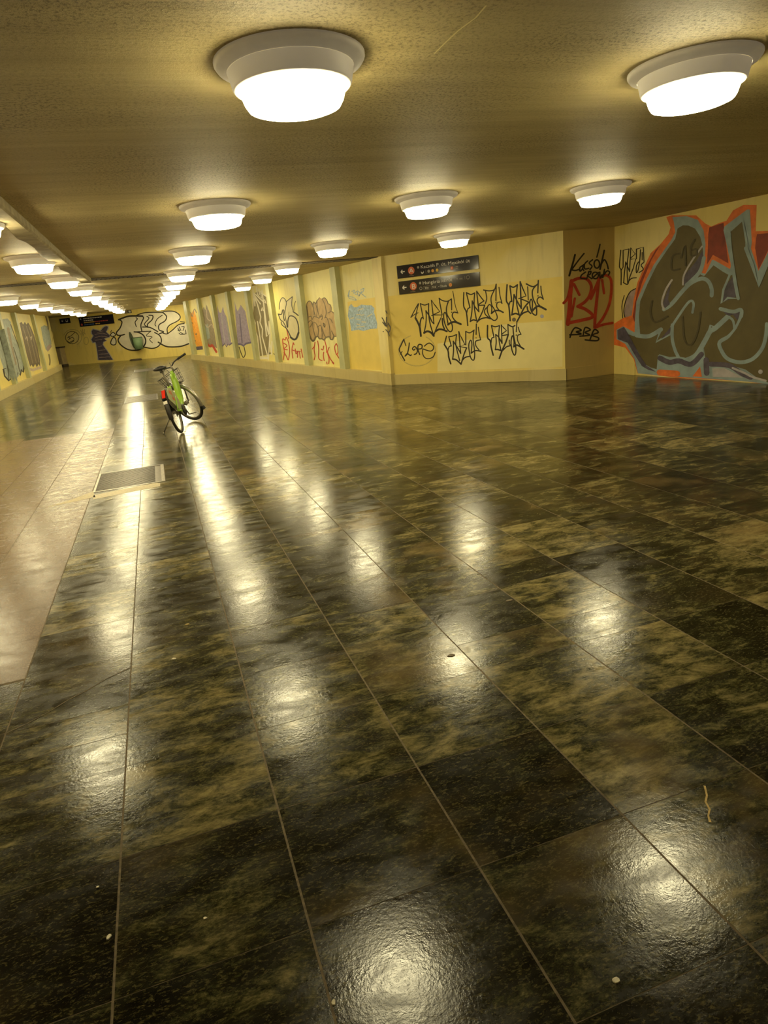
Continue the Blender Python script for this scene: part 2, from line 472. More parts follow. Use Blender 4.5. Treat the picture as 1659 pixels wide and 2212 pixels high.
# pillars
RP = [2.345, 4.65, 7.06, 9.25, 11.55, 13.76, 16.03, 18.5]
for i, s in enumerate(RP):
    hw = .15 if i < 7 else .3
    o = prism_wall('pillar', PANELW, s-hw, s+hw, REC+.05, M['pillar'], w_panel, z0=.22)
    o['label'] = 'pale green painted pillar between the graffiti panels of the right wall'
LP = [29.2, 31.95, 36.05, 26.5, 23.8, 21.1, 18.4]
for s in LP:
    o = prism_wall('pillar', LEFTW, s-.16, s+.16, REC+.05, M['pillar'], w_left, z0=.22)
    o['label'] = 'pale green painted pillar between the panels of the left wall'
# stone skirting
struct(prism_wall('baseboard_right', PANELW, -.06, PANELW.len+.3, REC+.06, M['plinth'], z0=0, z1=.23, off=.015))
struct(prism_wall('baseboard_sign', SIGNW, -.02, SIGNW.len+.02, .06, M['plinth'], z0=0, z1=.2, off=.02))
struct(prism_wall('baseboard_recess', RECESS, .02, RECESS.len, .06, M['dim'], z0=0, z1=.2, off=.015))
struct(prism_wall('baseboard_mural', MURAL, .0, MURAL.sz(1372, 812)[0], .06, M['cream'], z0=0, z1=.2, off=.012))
struct(prism_wall('baseboard_left', LEFTW, 0, LEFTW.len, REC+.06, M['plinth'], z0=0, z1=.24, off=.015))

# ------------------------------------------------------------------ ceiling
bm = bmesh.new()
for y0, y1 in ((-5.4, 11.0), (11.0, 42.0)):
    hexa(bm, [(-8, y0, cz(y0)), (10, y0, cz(y0)), (10, y1, cz(y1)), (-8, y1, cz(y1))],
         [(-8, y0, cz(y0)+.2), (10, y0, cz(y0)+.2), (10, y1, cz(y1)+.2), (-8, y1, cz(y1)+.2)])
ceil = struct(link('ceiling', bm, M['ceiling']))
# perforated expansion-joint cover across the passage
bm = bmesh.new()
def joint(x0, x1, y0, y1):
    hexa(bm, [(x0, y0, cz(y0)-.012), (x1, y0, cz(y0)-.012), (x1, y1, cz(y1)-.012), (x0, y1, cz(y1)-.012)],
         [(x0, y0, cz(y0)+.01), (x1, y0, cz(y0)+.01), (x1, y1, cz(y1)+.01), (x0, y1, cz(y1)+.01)])
joint(-4.3, 4.42, 13.05, 13.12); joint(-4.3, 4.42, 13.46, 13.53)
x = -4.3
while x < 4.42:
    joint(x, x+.05, 13.12, 13.46); x += .075
struct(link('trim_2', bm, M['slot']))
bm = bmesh.new()
cpts = [Vector((0, 0, CAM_Z)) + ray(*q)*((CEIL-.0008-CAM_Z)/ray(*q).z) for q in ((938, 116), (962, 92), (990, 66), (1028, 38), (1050, 12))]
for a, b_ in zip(cpts, cpts[1:]):
    n_ = Vector((-(b_-a).y, (b_-a).x, 0)).normalized()*.0035; quad(bm, a-n_, a+n_, b_+n_, b_-n_)
o = link('scratch', bm, M['creampatch'], ceil); o['label'] = 'long pale scratch in the ceiling'
# shallow concrete beam with a ragged left edge
bm = bmesh.new()
ys = [-5.3 + .35*k for k in range(53)]; ys = [y for y in ys if y < 13.0] + [13.04]
prof = []
for y in ys:
    jag = random.uniform(-.02, .03)
    prof.append([(-.775, y, cz(y)+.005), (-.775, y, cz(y)-.06), (-.79, y, cz(y)-.075), (-.925+jag, y, cz(y)-.075+random.uniform(-.004, .004)), (-.945+jag, y, cz(y)+.005)])
rows = [[bm.verts.new(p) for p in r] for r in prof]
for a, b in zip(rows, rows[1:]):
    for k in range(4): bm.faces.new((a[k], a[k+1], b[k+1], b[k]))
bm.faces.new(rows[0]); bm.faces.new(list(reversed(rows[-1])))
bmesh.ops.recalc_face_normals(bm, faces=bm.faces)
struct(link('trim_3', bm, M['beam']))

# ------------------------------------------------------------------ floor of slabs
XE = [-.845, -.366, .115, .596, 1.069, 1.541, 2.006, 2.482]
P_ = .4763
xs = list(XE)
while xs[-1] < 8.9: xs.append(xs[-1]+P_)
left = []
xv = -.845
while xv > -4.2: xv -= P_; left.append(xv)
xs = list(reversed(left)) + xs
NEAR = [-.47, -.01, .45, .912, 1.372, 1.84, 2.306]
EXTRA = {0: [1.84, 2.306, 2.53, 2.76, 3.25, 3.71, 4.2, 4.64, 5.09, 5.54, 6.2, 6.75],
         1: [3.28, 3.72, 4.163, 4.63, 5.1, 5.55, 6.0, 6.5, 6.95],
         2: [2.76, 3.24, 3.73, 4.17, 4.51, 4.9, 5.33, 5.8, 6.3],
         3: [2.78, 3.1, 3.55, 4.17, 4.6, 5.0], 4: [2.545, 3.0, 3.47, 3.95], 5: [2.54, 3.02, 3.3, 3.78]}
HOLES = [(-.84, 7.24, -.12, 8.24)]           # floor grate
DARK = {(3, 1.37): .0, (2, 1.37): .10, (1, .91): .2, (2, .91): .12, (1, 1.37): .2, (4, 1.37): .75, (3, .91): .3, (3, 1.84): .6, (2, 1.84): .55,
        (4, .91): .42, (0, 3.25): .1, (1, 3.28): .25, (1, 3.72): .2, (0, 4.2): .15, (4, 1.84): .72, (3, 2.306): .55}
tiles = []
far_y = 41.5
for ci in range(len(xs)-1):
    x0, x1 = xs[ci], xs[ci+1]; xm = (x0+x1)/2
    k = ci - len(left)
    js = [-5.0, -4.0, -3.06, -2.0, -1.4, -.94] + NEAR
    if k in EXTRA: js += [j for j in EXTRA[k] if j > js[-1]+.02] if k != 0 else [j for j in EXTRA[k] if j > 2.31]
    y = js[-1]
    while y < far_y:
        y += random.choice([.466]*6+[.66, .36, .93]); js.append(y)
    wall_y = far_y
    for y0, y1 in zip(js, js[1:]):
        if xm > 4.7 and y0 > 13.2: break
        gran = xm < -.85 and 3.2 <= y0 and y1 < 12.6
        if k < 0 and y0 < 3.22 < y1: y1 = 3.22
        tiles.append((x0, y0, x1, y1, k, gran))
        if xm > 6.9 and y0 > 10.6: break
def cut(t, h):
    x0, y0, x1, y1 = t[:4]; a, b, c, d = h
    if x1 <= a or x0 >= c or y1 <= b or y0 >= d: return [t]
    out = []; r = t[4:]
    if y0 < b: out.append((x0, y0, x1, b)+r)
    if y1 > d: out.append((x0, d, x1, y1)+r)
    yb, yt = max(y0, b), min(y1, d)
    if x0 < a: out.append((x0, yb, a, yt)+r)
    if x1 > c: out.append((c, yb, x1, yt)+r)
    return [o for o in out if o[2]-o[0] > .012 and o[3]-o[1] > .012]
for h in HOLES:
    tiles = [q for t in tiles for q in cut(t, h)]
bm = bmesh.new()
lay = bm.loops.layers.float_color.new('slab')
GX, GY = .0024, .0015
def ysplit(y0, y1):
    r = [y0]
    if y0 < SLOPE_Y < y1: r.append(SLOPE_Y)
    r.append(y1); return r
for (x0, y0, x1, y1, k, gran) in tiles:
    tone = random.gauss(.5, .2)
    if xm and random.random() < .12: tone -= .3
    for (kk, yy), v in DARK.items():
        if kk == k and abs(yy-y0) < .03: tone = v
    if k >= 5: tone += .1
    tone = max(0, min(1, tone))
    colr = (random.random(), tone, random.random() if k > 2 else random.random()*.5, 1)
    dz = [random.uniform(-.0005, 0) for _ in range(4)]
    gx = GX*(1.35 if y0 < 12 else 1); X0, X1, Y0, Y1 = x0+gx, x1-gx, y0+GY, y1-GY
    seg = ysplit(Y0, Y1)
    for a, b in zip(seg, seg[1:]):
        f = quad(bm, (X0, a, gz(a)+dz[0]), (X1, a, gz(a)+dz[1]), (X1, b, gz(b)+dz[2]), (X0, b, gz(b)+dz[3]), 1 if gran else 0)
        for l in f.loops: l[lay] = colr
# mortar bed under the slabs
def bed(x0, y0, x1, y1):
    for a, b in zip(ysplit(y0, y1), ysplit(y0, y1)[1:]):
        f = quad(bm, (x0, a, gz(a)-.0010), (x1, a, gz(a)-.0010), (x1, b, gz(b)-.0010), (x0, b, gz(b)-.0010), 2)
        for l in f.loops: l[lay] = (.5, .5, .5, 1)
hx0, hy0, hx1, hy1 = HOLES[0]
bed(-6.5, -5.3, 9.2, hy0); bed(-6.5, hy0, hx0, hy1); bed(hx1, hy0, 9.2, hy1); bed(-6.5, hy1, 9.2, 41.8)
# far corner left of the slab columns
for f in ():
    pass
floor = struct(link('floor', bm, [M['stone'], M['granite'], M['grout']]))

# repairs, a crack and a vein in the slabs
def floor_patch(name, pts, mt, label, w=None):
    bm = bmesh.new()
    def hit(px, py, z=.0006):
        d = ray(px, py); return Vector((0, 0, CAM_Z)) + d*((z-CAM_Z)/d.z)
    if w is None: bm.faces.new([bm.verts.new(hit(*q)) for q in pts])
    else:
        c = [hit(*q) for q in pts]; L = []; R = []
        for i, q in enumerate(c):
            t = (c[min(i+1, len(c)-1)]-c[max(i-1, 0)]).normalized(); n_ = Vector((-t.y, t.x, 0))*w*.5*random.uniform(.6, 1.3)
            L.append(bm.verts.new(q+n_)); R.append(bm.verts.new(q-n_))
        for i in range(len(c)-1): bm.faces.new((L[i], R[i], R[i+1], L[i+1]))
    bmesh.ops.recalc_face_normals(bm, faces=bm.faces)
    for f in bm.faces:
        if f.normal.z < 0: f.normal_flip()
    o = link(name, bm, M[mt], floor); o['label'] = label
floor_patch('mortar_repair', [(92, 1098), (152, 1080), (201, 1061), (206, 1073), (160, 1084)], 'palemortar', 'pale wedge of mortar beside the drain grate')
floor_patch('mortar_repair', [(202, 1070), (262, 1057), (330, 1044), (346, 1043), (346, 1050), (262, 1067), (201, 1079)], 'palemortar', 'pale mortar strip along the near edge of the drain grate')
floor_patch('slab_crack', [(8, 1586), (60, 1562), (110, 1535), (150, 1510), (190, 1490), (230, 1466), (282, 1442)], 'grout', 'diagonal crack across a dark slab', .006)
floor_patch('pale_vein', [(1522, 1697), (1527, 1718), (1524, 1732), (1533, 1748), (1530, 1762), (1534, 1776)], 'leaf', 'short pale vein in a slab', .007)

# ------------------------------------------------------------------ drain grate and cover plates
t = tag(empty('drain_grate', (-.48, 7.74, 0)), 'wide steel drain grate with parallel bars let into the floor nearest the camera', 'grate')
bm = bmesh.new()
def lbox(bm, x0, y0, z0, x1, y1, z1): box(bm, (x0+.48, y0-7.74, z0), (x1+.48, y1-7.74, z1))
hx0, hy0, hx1, hy1 = -.838, 7.242, -.122, 8.238
for b_ in ((hx0, hy0, hx1, hy0+.025), (hx0, hy1-.025, hx1, hy1), (hx0, hy0+.025, hx0+.022, hy1-.025), (hx1-.035, hy0+.025, hx1, hy1-.025)):
    lbox(bm, b_[0], b_[1], -.04, b_[2], b_[3], .002)
link('frame', bm, M['steel'], t)
bm = bmesh.new()
n = 19
for i in range(n):
    yb = hy0+.03 + (hy1-hy0-.06)*(i+.5)/n
    lbox(bm, hx0+.022, yb-.009, -.03, hx1-.10, yb+.009, -.001)
lbox(bm, hx1-.10, hy0+.025, -.035, hx1-.035, hy1-.025, -.002)
link('bars', bm, M['gratebar'], t)
bm = bmesh.new()
lbox(bm, hx0+.001, hy0+.001, -.10, hx1-.001, hy1-.001, -.06)
link('drain_pit', bm, M['pit'], t)
def plate(x0, y0, x1, y1, label):
    tt = tag(empty('cover_plate', ((x0+x1)/2, (y0+y1)/2, gz((y0+y1)/2))), label, 'floor plate')
    bm = bmesh.new(); hx, hy = (x1-x0)/2, (y1-y0)/2; s = SLOPE*hy
    hexa(bm, [(-hx, -hy, -.002-s), (hx, -hy, -.002-s), (hx, hy, -.002+s), (-hx, hy, -.002+s)], [(-hx, -hy, .003-s), (hx, -hy, .003-s), (hx, hy, .003+s), (-hx, hy, .003+s)])
    link('plate', bm, M['darksteel'], tt)
    bm = bmesh.new()
    for k in range(7):
        yy = -hy+hy*2*(k+.5)/7; ss = SLOPE*yy
        box(bm, (-hx+.03, yy-.012, .003+ss), (hx-.03, yy+.012, .007+ss))
    link('ribs', bm, M['gratebar'], tt)
plate(-.82, 16.1, -.08, 17.55, 'dark metal floor plate just behind the parked bicycle')
plate(-.82, 27.0, -.08, 28.6, 'far dark metal floor plate seen above the bicycle, near the end wall')

# ------------------------------------------------------------------ ceiling lamps
proto = empty('ceiling_lamp')
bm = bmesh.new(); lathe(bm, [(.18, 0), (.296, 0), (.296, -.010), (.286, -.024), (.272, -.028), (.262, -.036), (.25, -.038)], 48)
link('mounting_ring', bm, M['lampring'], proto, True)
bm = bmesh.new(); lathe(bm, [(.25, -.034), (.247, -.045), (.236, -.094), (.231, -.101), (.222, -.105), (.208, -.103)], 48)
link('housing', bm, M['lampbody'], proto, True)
bm = bmesh.new(); lathe(bm, [(.209, -.101), (.206, -.120), (.195, -.152), (.184, -.168), (.16, -.176), (.08, -.179)], 28, cap1=True)
link('diffuser', bm, M['glow'], proto, True)
ORD = ['nearest', 'second', 'third', 'fourth', 'fifth', 'sixth', 'seventh', 'eighth', 'ninth', 'tenth', 'eleventh', 'farthest']
ROWS = [
    ('of the row right of the ceiling beam', .71, [2.95, 6.2, 9.45, 12.85, 15.75, 18.7, 21.5, 24.4, 27.3, 30.2, 33.1, 35.5]),
    ('of the row leading to the green pillars', 2.66, [2.95, 6.3, 9.85, 13.2, 16.25, 19.7]),
    ('of the short row before the signs wall', 4.5, [6.2, 9.72]),
    ('of the row left of the ceiling beam', -1.13, [6.1, 9.12, 12.1, 14.95, 17.9, 20.75, 23.5, 26.4, 29.3, 32.2, 35.1]),
    ('of the leftmost row beside the left wall', -2.72, [3.0, 6.2, 9.7, 13.1, 16.5, 19.5, 22.2, 25.1, 28.0, 31.0, 33.8]),  # the farthest one is an added lamp that brightens the end wall
]
first = True
children = list(proto.children)
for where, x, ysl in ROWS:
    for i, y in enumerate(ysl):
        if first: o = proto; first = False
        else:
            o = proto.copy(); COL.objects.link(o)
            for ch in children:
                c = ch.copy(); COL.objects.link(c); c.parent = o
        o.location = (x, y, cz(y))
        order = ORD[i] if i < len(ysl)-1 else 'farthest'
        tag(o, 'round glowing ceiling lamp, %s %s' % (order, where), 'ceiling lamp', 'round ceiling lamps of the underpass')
# ------------------------------------------------------------------ writing on the diagonal wall
K = M['black']
C1 = (880, 600, 120); C2 = (990, 600, 200); C3 = (940, 690, 200); C4 = (850, 700, 110); C5 = (1210, 520, 190); C6 = (1320, 430, 339)
def graf(wall, crop, label, base=0.0, parent=None, name='graffiti'):
    return Paint(name, wall, crop, base, parent, label)

g = graf(SIGNW, C1, 'large black spray tag just under the lower blue sign', 0, w_sign)
for pts, w in [([(105,1185),(330,770),(290,950),(240,1205)],30), ([(240,1200),(310,1330),(370,1480),(405,1740)],58), ([(110,1180),(210,1100),(320,1045)],25),
    ([(375,1480),(385,1330),(420,1210),(465,1180)],40), ([(500,1640),(550,1400),(565,1150),(555,985)],34), ([(555,985),(660,1150),(730,1300),(795,1375)],36),
    ([(635,950),(650,1200),(700,1450),(790,1730)],36), ([(500,1645),(600,1600),(710,1640),(790,1735)],62), ([(850,1595),(950,1540),(1060,1550),(1180,1600)],56),
    ([(390,770),(520,815),(640,770)],30), ([(1230,690),(1170,900),(1190,1100),(1300,1300),(1345,1450),(1340,1560),(1290,1610),(1220,1570),(1140,1420),(1090,1230),(1090,1080),(1130,1035),(1170,1120),(1195,1260),(1220,1400)],36),
    ([(1215,1400),(1300,1345),(1420,1320),(1600,1385)],58), ([(1500,1340),(1400,1250),(1340,1130),(1390,1030),(1510,1050)],36), ([(1505,1040),(1430,820),(1385,560),(1360,400)],22),
    ([(1045,1220),(1060,1400),(1110,1530)],42), ([(950,610),(1050,680),(1200,700),(1320,630)],30)]: g.line(pts, w, K)
for pts, w in [([(480,1230),(390,770)],32), ([(640,770),(635,950)],32), ([(795,1370),(770,1100),(720,660),(850,850),(970,1010),(730,1130)],32), ([(790,1110),(1040,1110),(960,1300),(880,1480),(790,1720)],34),
    ([(1040,1100),(990,850),(950,610)],32), ([(1320,630),(1325,960)],30)]: g.sharp(pts, w, K)
g.dot((1325,1030), 18, K).done()

g = graf(SIGNW, C2, 'black spray tag right of the lower blue sign, middle of the upper three', 0, w_sign)
for pts, w in [([(100,265),(97,500),(145,620),(170,855)],24), ([(150,640),(170,560),(210,535)],20), ([(145,265),(225,300),(295,270)],22), ([(295,270),(285,400),(290,550),(330,770)],22),
    ([(215,785),(245,600),(250,415)],22), ([(250,415),(300,520),(370,610)],22), ([(330,240),(400,340),(460,415)],20), ([(475,490),(420,640),(335,800)],22), ([(215,785),(270,755),(330,770)],24),
    ([(335,795),(400,740),(500,715),(580,735)],24), ([(485,465),(510,370),(490,240)],20), ([(455,220),(560,235),(650,210),(680,115)],22),
    ([(650,215),(590,350),(600,480),(650,570),(695,680),(690,740),(640,765),(570,710),(525,610),(525,520),(565,480),(600,530),(595,640)],20), ([(595,640),(660,590),(740,590),(805,620)],28),
    ([(740,590),(690,520),(700,450),(760,435),(785,460)],20), ([(785,460),(750,330),(730,170)],18), ([(510,535),(470,590),(490,660),(560,720)],20)]: g.line(pts, w, K)
for pts, w in [([(210,535),(145,265)],22), ([(370,610),(330,240)],22), ([(460,415),(365,480),(360,495),(475,490)],20), ([(680,115),(675,410)],20)]: g.sharp(pts, w, K)
g.dot((675,445), 10, K).done()

g = graf(SIGNW, C2, 'black spray tag nearest the right end of the yellow wall, topmost', 0, w_sign)
for pts, w in [([(875,125),(862,400),(905,500),(930,770)],28), ([(905,500),(930,430),(960,425)],24), ([(925,145),(990,170),(1060,125)],26), ([(1045,250),(1045,450),(1090,660)],24), ([(960,665),(985,480),(1000,300)],26),
    ([(1000,300),(1060,430),(1130,550)],26), ([(1265,435),(1180,540),(1110,680),(1050,790)],28), ([(955,665),(1030,640),(1100,670)],30), ([(1110,680),(1170,630),(1250,600)],28),
    ([(1220,110),(1340,160),(1430,110)],26), ([(1400,130),(1330,230),(1340,370),(1395,500),(1405,640),(1380,670),(1320,620),(1285,500),(1285,420),(1310,385),(1330,450),(1320,600)],24),
    ([(1320,600),(1390,530),(1450,510),(1570,570)],36), ([(1470,510),(1420,450),(1420,380),(1470,345),(1525,385)],22), ([(1525,385),(1490,270),(1480,150)],20), ([(1235,520),(1250,590),(1300,640)],26)]: g.line(pts, w, K)
for pts, w in [([(960,425),(925,145)],24), ([(1060,125),(1045,250)],24), ([(1130,550),(1110,70)],26), ([(1110,70),(1160,200),(1215,325),(1085,375)],22), ([(1140,385),(1265,435)],22), ([(1255,400),(1245,160)],20), ([(1435,50),(1425,270)],24)]: g.sharp(pts, w, K)
g.dot((1430,325), 12, K).dot((1000,750), 36, M['brownspray']).done()
graf(SIGNW, C2, 'small round blue-grey paint spot', 0, w_sign, 'paint_spot').dot((1500,690), 34, M['bluedot']).done()

g = graf(SIGNW, C3, 'black spray tag in the lower row, left one', 0, w_sign)
for pts, w in [([(165,450),(230,560),(245,680),(280,795)],28), ([(230,560),(250,490),(290,475)],20), ([(245,310),(310,300),(385,270)],20), ([(385,270),(370,400),(380,500),(440,740)],20), ([(315,715),(330,560),(325,390)],22),
    ([(325,390),(390,490),(460,610)],22), ([(565,510),(520,620),(465,805)],24), ([(315,710),(380,725),(465,800)],28), ([(490,730),(540,680),(620,660)],22), ([(550,215),(620,240),(700,190)],20),
    ([(695,200),(680,350),(700,500),(710,640),(690,730),(640,690),(610,560),(605,440),(640,370),(660,450),(645,605)],20), ([(645,605),(720,560),(820,570)],24), ([(785,545),(730,470),(730,390),(815,365)],20), ([(815,365),(790,250),(775,140)],18)]: g.line(pts, w, K)
for pts, w in [([(205,300),(165,450)],22), ([(290,475),(245,310)],20), ([(460,610),(425,210),(480,340),(535,450),(425,480),(565,510)],20), ([(550,455),(550,215)],20), ([(740,80),(735,270)],20)]: g.sharp(pts, w, K)
g.dot((735,330), 10, K).done()

g = graf(SIGNW, C3, 'black spray tag in the lower row, right one', 0, w_sign)
for pts, w in [([(940,110),(940,320),(985,380),(1005,500),(1040,640)],28), ([(1000,440),(1015,340),(1055,320)],20), ([(1010,110),(1080,130),(1155,110)],22), ([(1155,110),(1140,260),(1150,400),(1180,560)],22),
    ([(1080,540),(1095,400),(1085,270)],22), ([(1085,270),(1140,320),(1200,430)],22), ([(1310,270),(1270,400),(1200,560),(1150,700)],28), ([(1080,540),(1130,540),(1180,560)],28), ([(1220,550),(1280,490),(1350,470)],22),
    ([(1305,90),(1380,130),(1430,110)],24), ([(1395,130),(1410,300),(1445,480),(1445,600),(1420,640),(1380,560),(1360,420),(1375,310),(1395,300),(1415,400),(1410,490)],22),
    ([(1410,490),(1470,460),(1590,530)],30), ([(1530,480),(1480,380),(1480,290),(1540,265)],20), ([(1540,265),(1510,210),(1490,140)],18), ([(1330,370),(1330,430),(1350,460)],18)]: g.line(pts, w, K)
for pts, w in [([(1055,320),(1010,110)],20), ([(1200,430),(1185,90),(1230,150),(1280,200),(1200,260),(1205,290),(1310,270)],20), ([(1310,260),(1305,90)],20), ([(1465,60),(1455,220)],20)]: g.sharp(pts, w, K)
g.dot((1455,280), 12, K).done()

g = graf(SIGNW, C4, 'thin black tag reading FLOPE inside a faint circle', 0, w_sign)
g.ring((765,860), 600, 505, 34, M['faint'], -60, 250)
for pts, w in [([(340,495),(240,700),(190,830),(240,960),(365,1185)],42), ([(230,985),(285,890)],30), ([(515,615),(500,760),(450,970),(380,1040)],38), ([(380,1045),(450,965),(550,1025),(580,1000)],40),
    ([(705,810),(660,850),(620,800),(680,735),(740,770),(780,870),(745,960),(680,990)],40), ([(855,990),(820,900),(800,830),(800,710),(850,660),(930,690),(920,790),(830,815)],40),
    ([(1010,720),(1090,650),(1190,625),(1300,720),(1290,830),(1190,880),(960,810)],36), ([(960,810),(950,950),(1010,1080),(1130,1130),(1290,1070),(1360,920)],32), ([(405,705),(370,600),(340,495)],30)]: g.line(pts, w, K)
g.done()

for pts, c, lb in [([(838,640),(1030,618),(1215,597),(1215,690),(1075,702),(1060,728),(945,742),(945,806),(838,808)], 'ochrepatch', 'deeper yellow repainted patch behind the black tags'), ([(945,742),(1060,728),(1075,702),(1215,692),(1215,792),(945,802)], 'creampatch', 'pale cream repainted patch below the black tags')]:
    g = Paint('paint_patch', SIGNW, (0, 0, 1659), 0, w_sign, lb); g.layer = -1.6; g.fill(pts, M[c]).done()
g = Paint('paint_patch', PANELW, (0, 0, 1659), -REC, w_panel, 'deeper yellow repainted lower part of the plain panel'); g.layer = -1.6
g.fill([(751,652),(824,640),(828,800),(757,797)], M['ochrepatch']).done()
# recess wall
g = graf(RECESS, C5, 'black handwriting reading Kacsóh crew', 0, w_rec)
for pts, w in [([(280,265),(240,420),(170,660)],36), ([(450,240),(330,390),(215,550)],28), ([(215,550),(290,560),(370,535)],28), ([(420,470),(370,510),(375,575),(420,530),(440,450)],26), ([(440,450),(425,520),(445,565)],24),
    ([(520,380),(460,440),(465,530),(540,520)],26), ([(610,360),(545,420),(600,480),(560,545)],26), ([(750,70),(725,180),(690,310)],26), ([(830,185),(790,370),(750,540)],32), ([(770,450),(830,360),(880,430),(905,530)],28)]: g.line(pts, w, K)
g.ring((690,440), 52, 78, 28, K)
for pts in [[(480,590),(400,650),(390,710),(480,715)], [(540,580),(520,650),(495,725)], [(530,590),(580,580),(560,635),(510,655),(590,715)], [(600,710),(720,600)], [(745,590),(750,710),(790,640),(800,700),(835,540)], [(830,640),(880,570),(930,590),(910,650)]]: g.line(pts, 26, K)
g.ring((660,655), 58, 62, 26, K).done()
g = graf(RECESS, C5, 'big dark red spray letters below the black handwriting', 0, w_rec)
RD = M['redspray']
for pts, w in [([(65,1175),(140,1080),(200,830)],52), ([(215,760),(190,1000),(180,1250),(145,1570)],80), ([(205,770),(350,710),(500,725),(585,850),(560,1020),(470,1150),(330,1240)],58), ([(330,1240),(470,1290),(600,1390),(590,1450),(400,1500),(140,1555)],62),
    ([(260,820),(360,1020)],52), ([(275,1090),(210,1430)],46), ([(575,1090),(660,900),(730,740)],60), ([(725,730),(690,1100),(660,1400),(650,1640)],58), ([(720,720),(840,650),(930,690),(965,800),(955,1050),(900,1270),(790,1480),(660,1640)],52),
    ([(790,740),(825,990)],46), ([(660,1640),(800,1585),(985,1550)],48)]: g.line(pts, w, RD)
g.done()
g = graf(RECESS, C5, 'small black letters BBB', 0, w_rec)
for pts in [[(185,1825),(220,1720),(290,1640),(400,1690),(300,1720),(400,1760),(180,1775)], [(430,1800),(470,1640),(570,1680),(470,1730),(560,1780),(370,1800)], [(560,1870),(640,1680),(720,1730),(600,1780),(720,1830),(690,1885),(470,1870)]]: g.line(pts, 28, K)
g.done()

# ------------------------------------------------------------------ mural wall
g = graf(MURAL, C5, 'thin black spray tag at the left edge of the big mural', 0, w_mural)
for pts in [[(1145,180),(1120,480),(1150,560),(1150,830)], [(1275,800),(1265,600),(1270,420),(1300,155)], [(1200,790),(1215,600),(1240,400)], [(1240,400),(1310,580)], [(1380,520),(1310,700),(1275,820),(1195,790)], [(1290,770),(1350,710),(1440,700)],
    [(1440,340),(1440,160)], [(1520,170),(1500,400),(1470,560),(1440,600),(1440,480),(1480,400)], [(1580,410),(1530,460),(1570,540),(1490,600)]]: g.line(pts, 20, K)
for pts in [[(1150,560),(1190,500),(1190,180),(1300,155)], [(1310,580),(1335,130),(1420,250),(1340,320),(1340,350),(1430,340),(1380,520)], [(1440,160),(1570,120),(1585,400)], [(1550,220),(1550,360)]]: g.sharp(pts, 18, K)
g.done()
g = graf(MURAL, C6, 'huge mural of dark olive letters outlined in pale blue with an orange and red halo', 0, w_mural)
OR, MA, BL, OL, VI = M['orangespray'], M['maroon'], M['bluegrey'], M['olive'], M['violet']
g.fill([(265,945),(200,990),(160,1080),(140,1200),(155,1275),(230,1230),(250,1080)], M['mauve'])
g.line([(265,945),(200,985),(155,1080),(135,1190),(155,1275)], 11, K).line([(140,1020),(115,1130),(125,1260)], 9, K)
g.fill([(280,1842),(240,1690),(150,1570),(28,1540),(28,1320),(120,1262),(220,1230),(240,1060),(280,880),(350,720),(420,570),(520,480),(610,370),(630,300),(585,190),(640,172),(900,172),(1000,260),(1060,290),(1150,250),(1220,230),(1290,120),(1400,62),(1540,62),(1530,340),(1900,330),(1900,1990),(1400,1925),(700,1888)], OR)
g.fill([(1040,300),(1190,250),(1200,330),(1210,420),(1260,690),(1080,590),(1010,700),(1020,420)], MA)
g.fill([(1545,370),(1900,340),(1900,420),(1680,560),(1560,740),(1510,520)], MA)
g.fill([(230,1240),(250,1120),(300,880),(370,720),(470,540),(520,490),(430,640),(330,880),(270,1080),(250,1300)], MA)
g.line([(1010,300),(1005,500),(990,780)], 40, OR).sharp([(1215,330),(1260,700),(1080,610),(985,790)], 34, OR).sharp([(1520,400),(1510,520),(1560,760),(1680,540)], 30, OR)
g.fill([(650,190),(800,180),(920,220),(980,330),(1000,480),(985,700),(960,780),(1000,790),(1070,640),(1100,650),(1260,740),(1270,700),(1190,330),(1200,290),(1440,110),(1470,110),(1490,460),(1480,520),(1560,760),(1680,520),(1900,300),(1900,1990),(1500,1935),(1060,1900),(800,1885),(480,1862),(285,1842),(250,1690),(150,1530),(60,1480),(60,1380),(130,1345),(250,1410),(255,1250),(270,1080),(350,900),(450,700),(560,540),(640,430),(680,350),(665,240)], BL)
g.fill([(310,1440),(295,1250),(310,1080),(385,900),(485,700),(590,545),(680,420),(705,310),(760,278),(820,280),(890,312),(945,400),(965,480),(975,560),(930,790),(985,815),(1050,740),(1085,700),(1180,765),(1260,810),(1305,790),(1290,600),(1255,355),(1385,240),(1420,400),(1430,520),(1500,720),(1560,930),(1640,720),(1900,360),(1900,1960),(1660,1940),(1540,1885),(1420,1800),(1310,1770),(1060,1735),(1000,1700),(980,1560),(900,1660),(850,1690),(760,1672),(700,1665),(620,1670),(510,1640),(490,1800),(420,1780),(350,1740),(280,1600),(200,1490),(160,1420),(240,1450)], OL)
g.line([(560,1165),(640,1110),(760,970),(850,885),(960,840),(1030,870),(1065,950),(1065,1020)], 42, BL)
g.fill([(640,865),(590,990),(550,1100),(570,1155),(625,1110),(605,1060)], VI).line([(645,855),(580,960),(540,1090),(560,1165)], 20, M['lilac'])
g.line([(640,1350),(700,1260),(800,1115),(850,1075),(875,1110),(862,1200)], 26, BL)
g.line([(270,1440),(400,1450),(530,1378)], 44, BL).sharp([(530,1378),(480,1510),(620,1430),(660,1320)], 26, BL).fill([(550,1450),(640,1345),(625,1420),(530,1480)], VI)
g.line([(650,1330),(650,1480),(680,1600),(720,1680)], 34, BL)
g.fill([(970,540),(985,650),(930,790),(800,905),(765,905),(790,790),(900,660)], VI).line([(965,500),(860,650),(775,800),(762,905)], 18, M['lilac']).line([(985,620),(940,770),(800,910)], 40, BL)
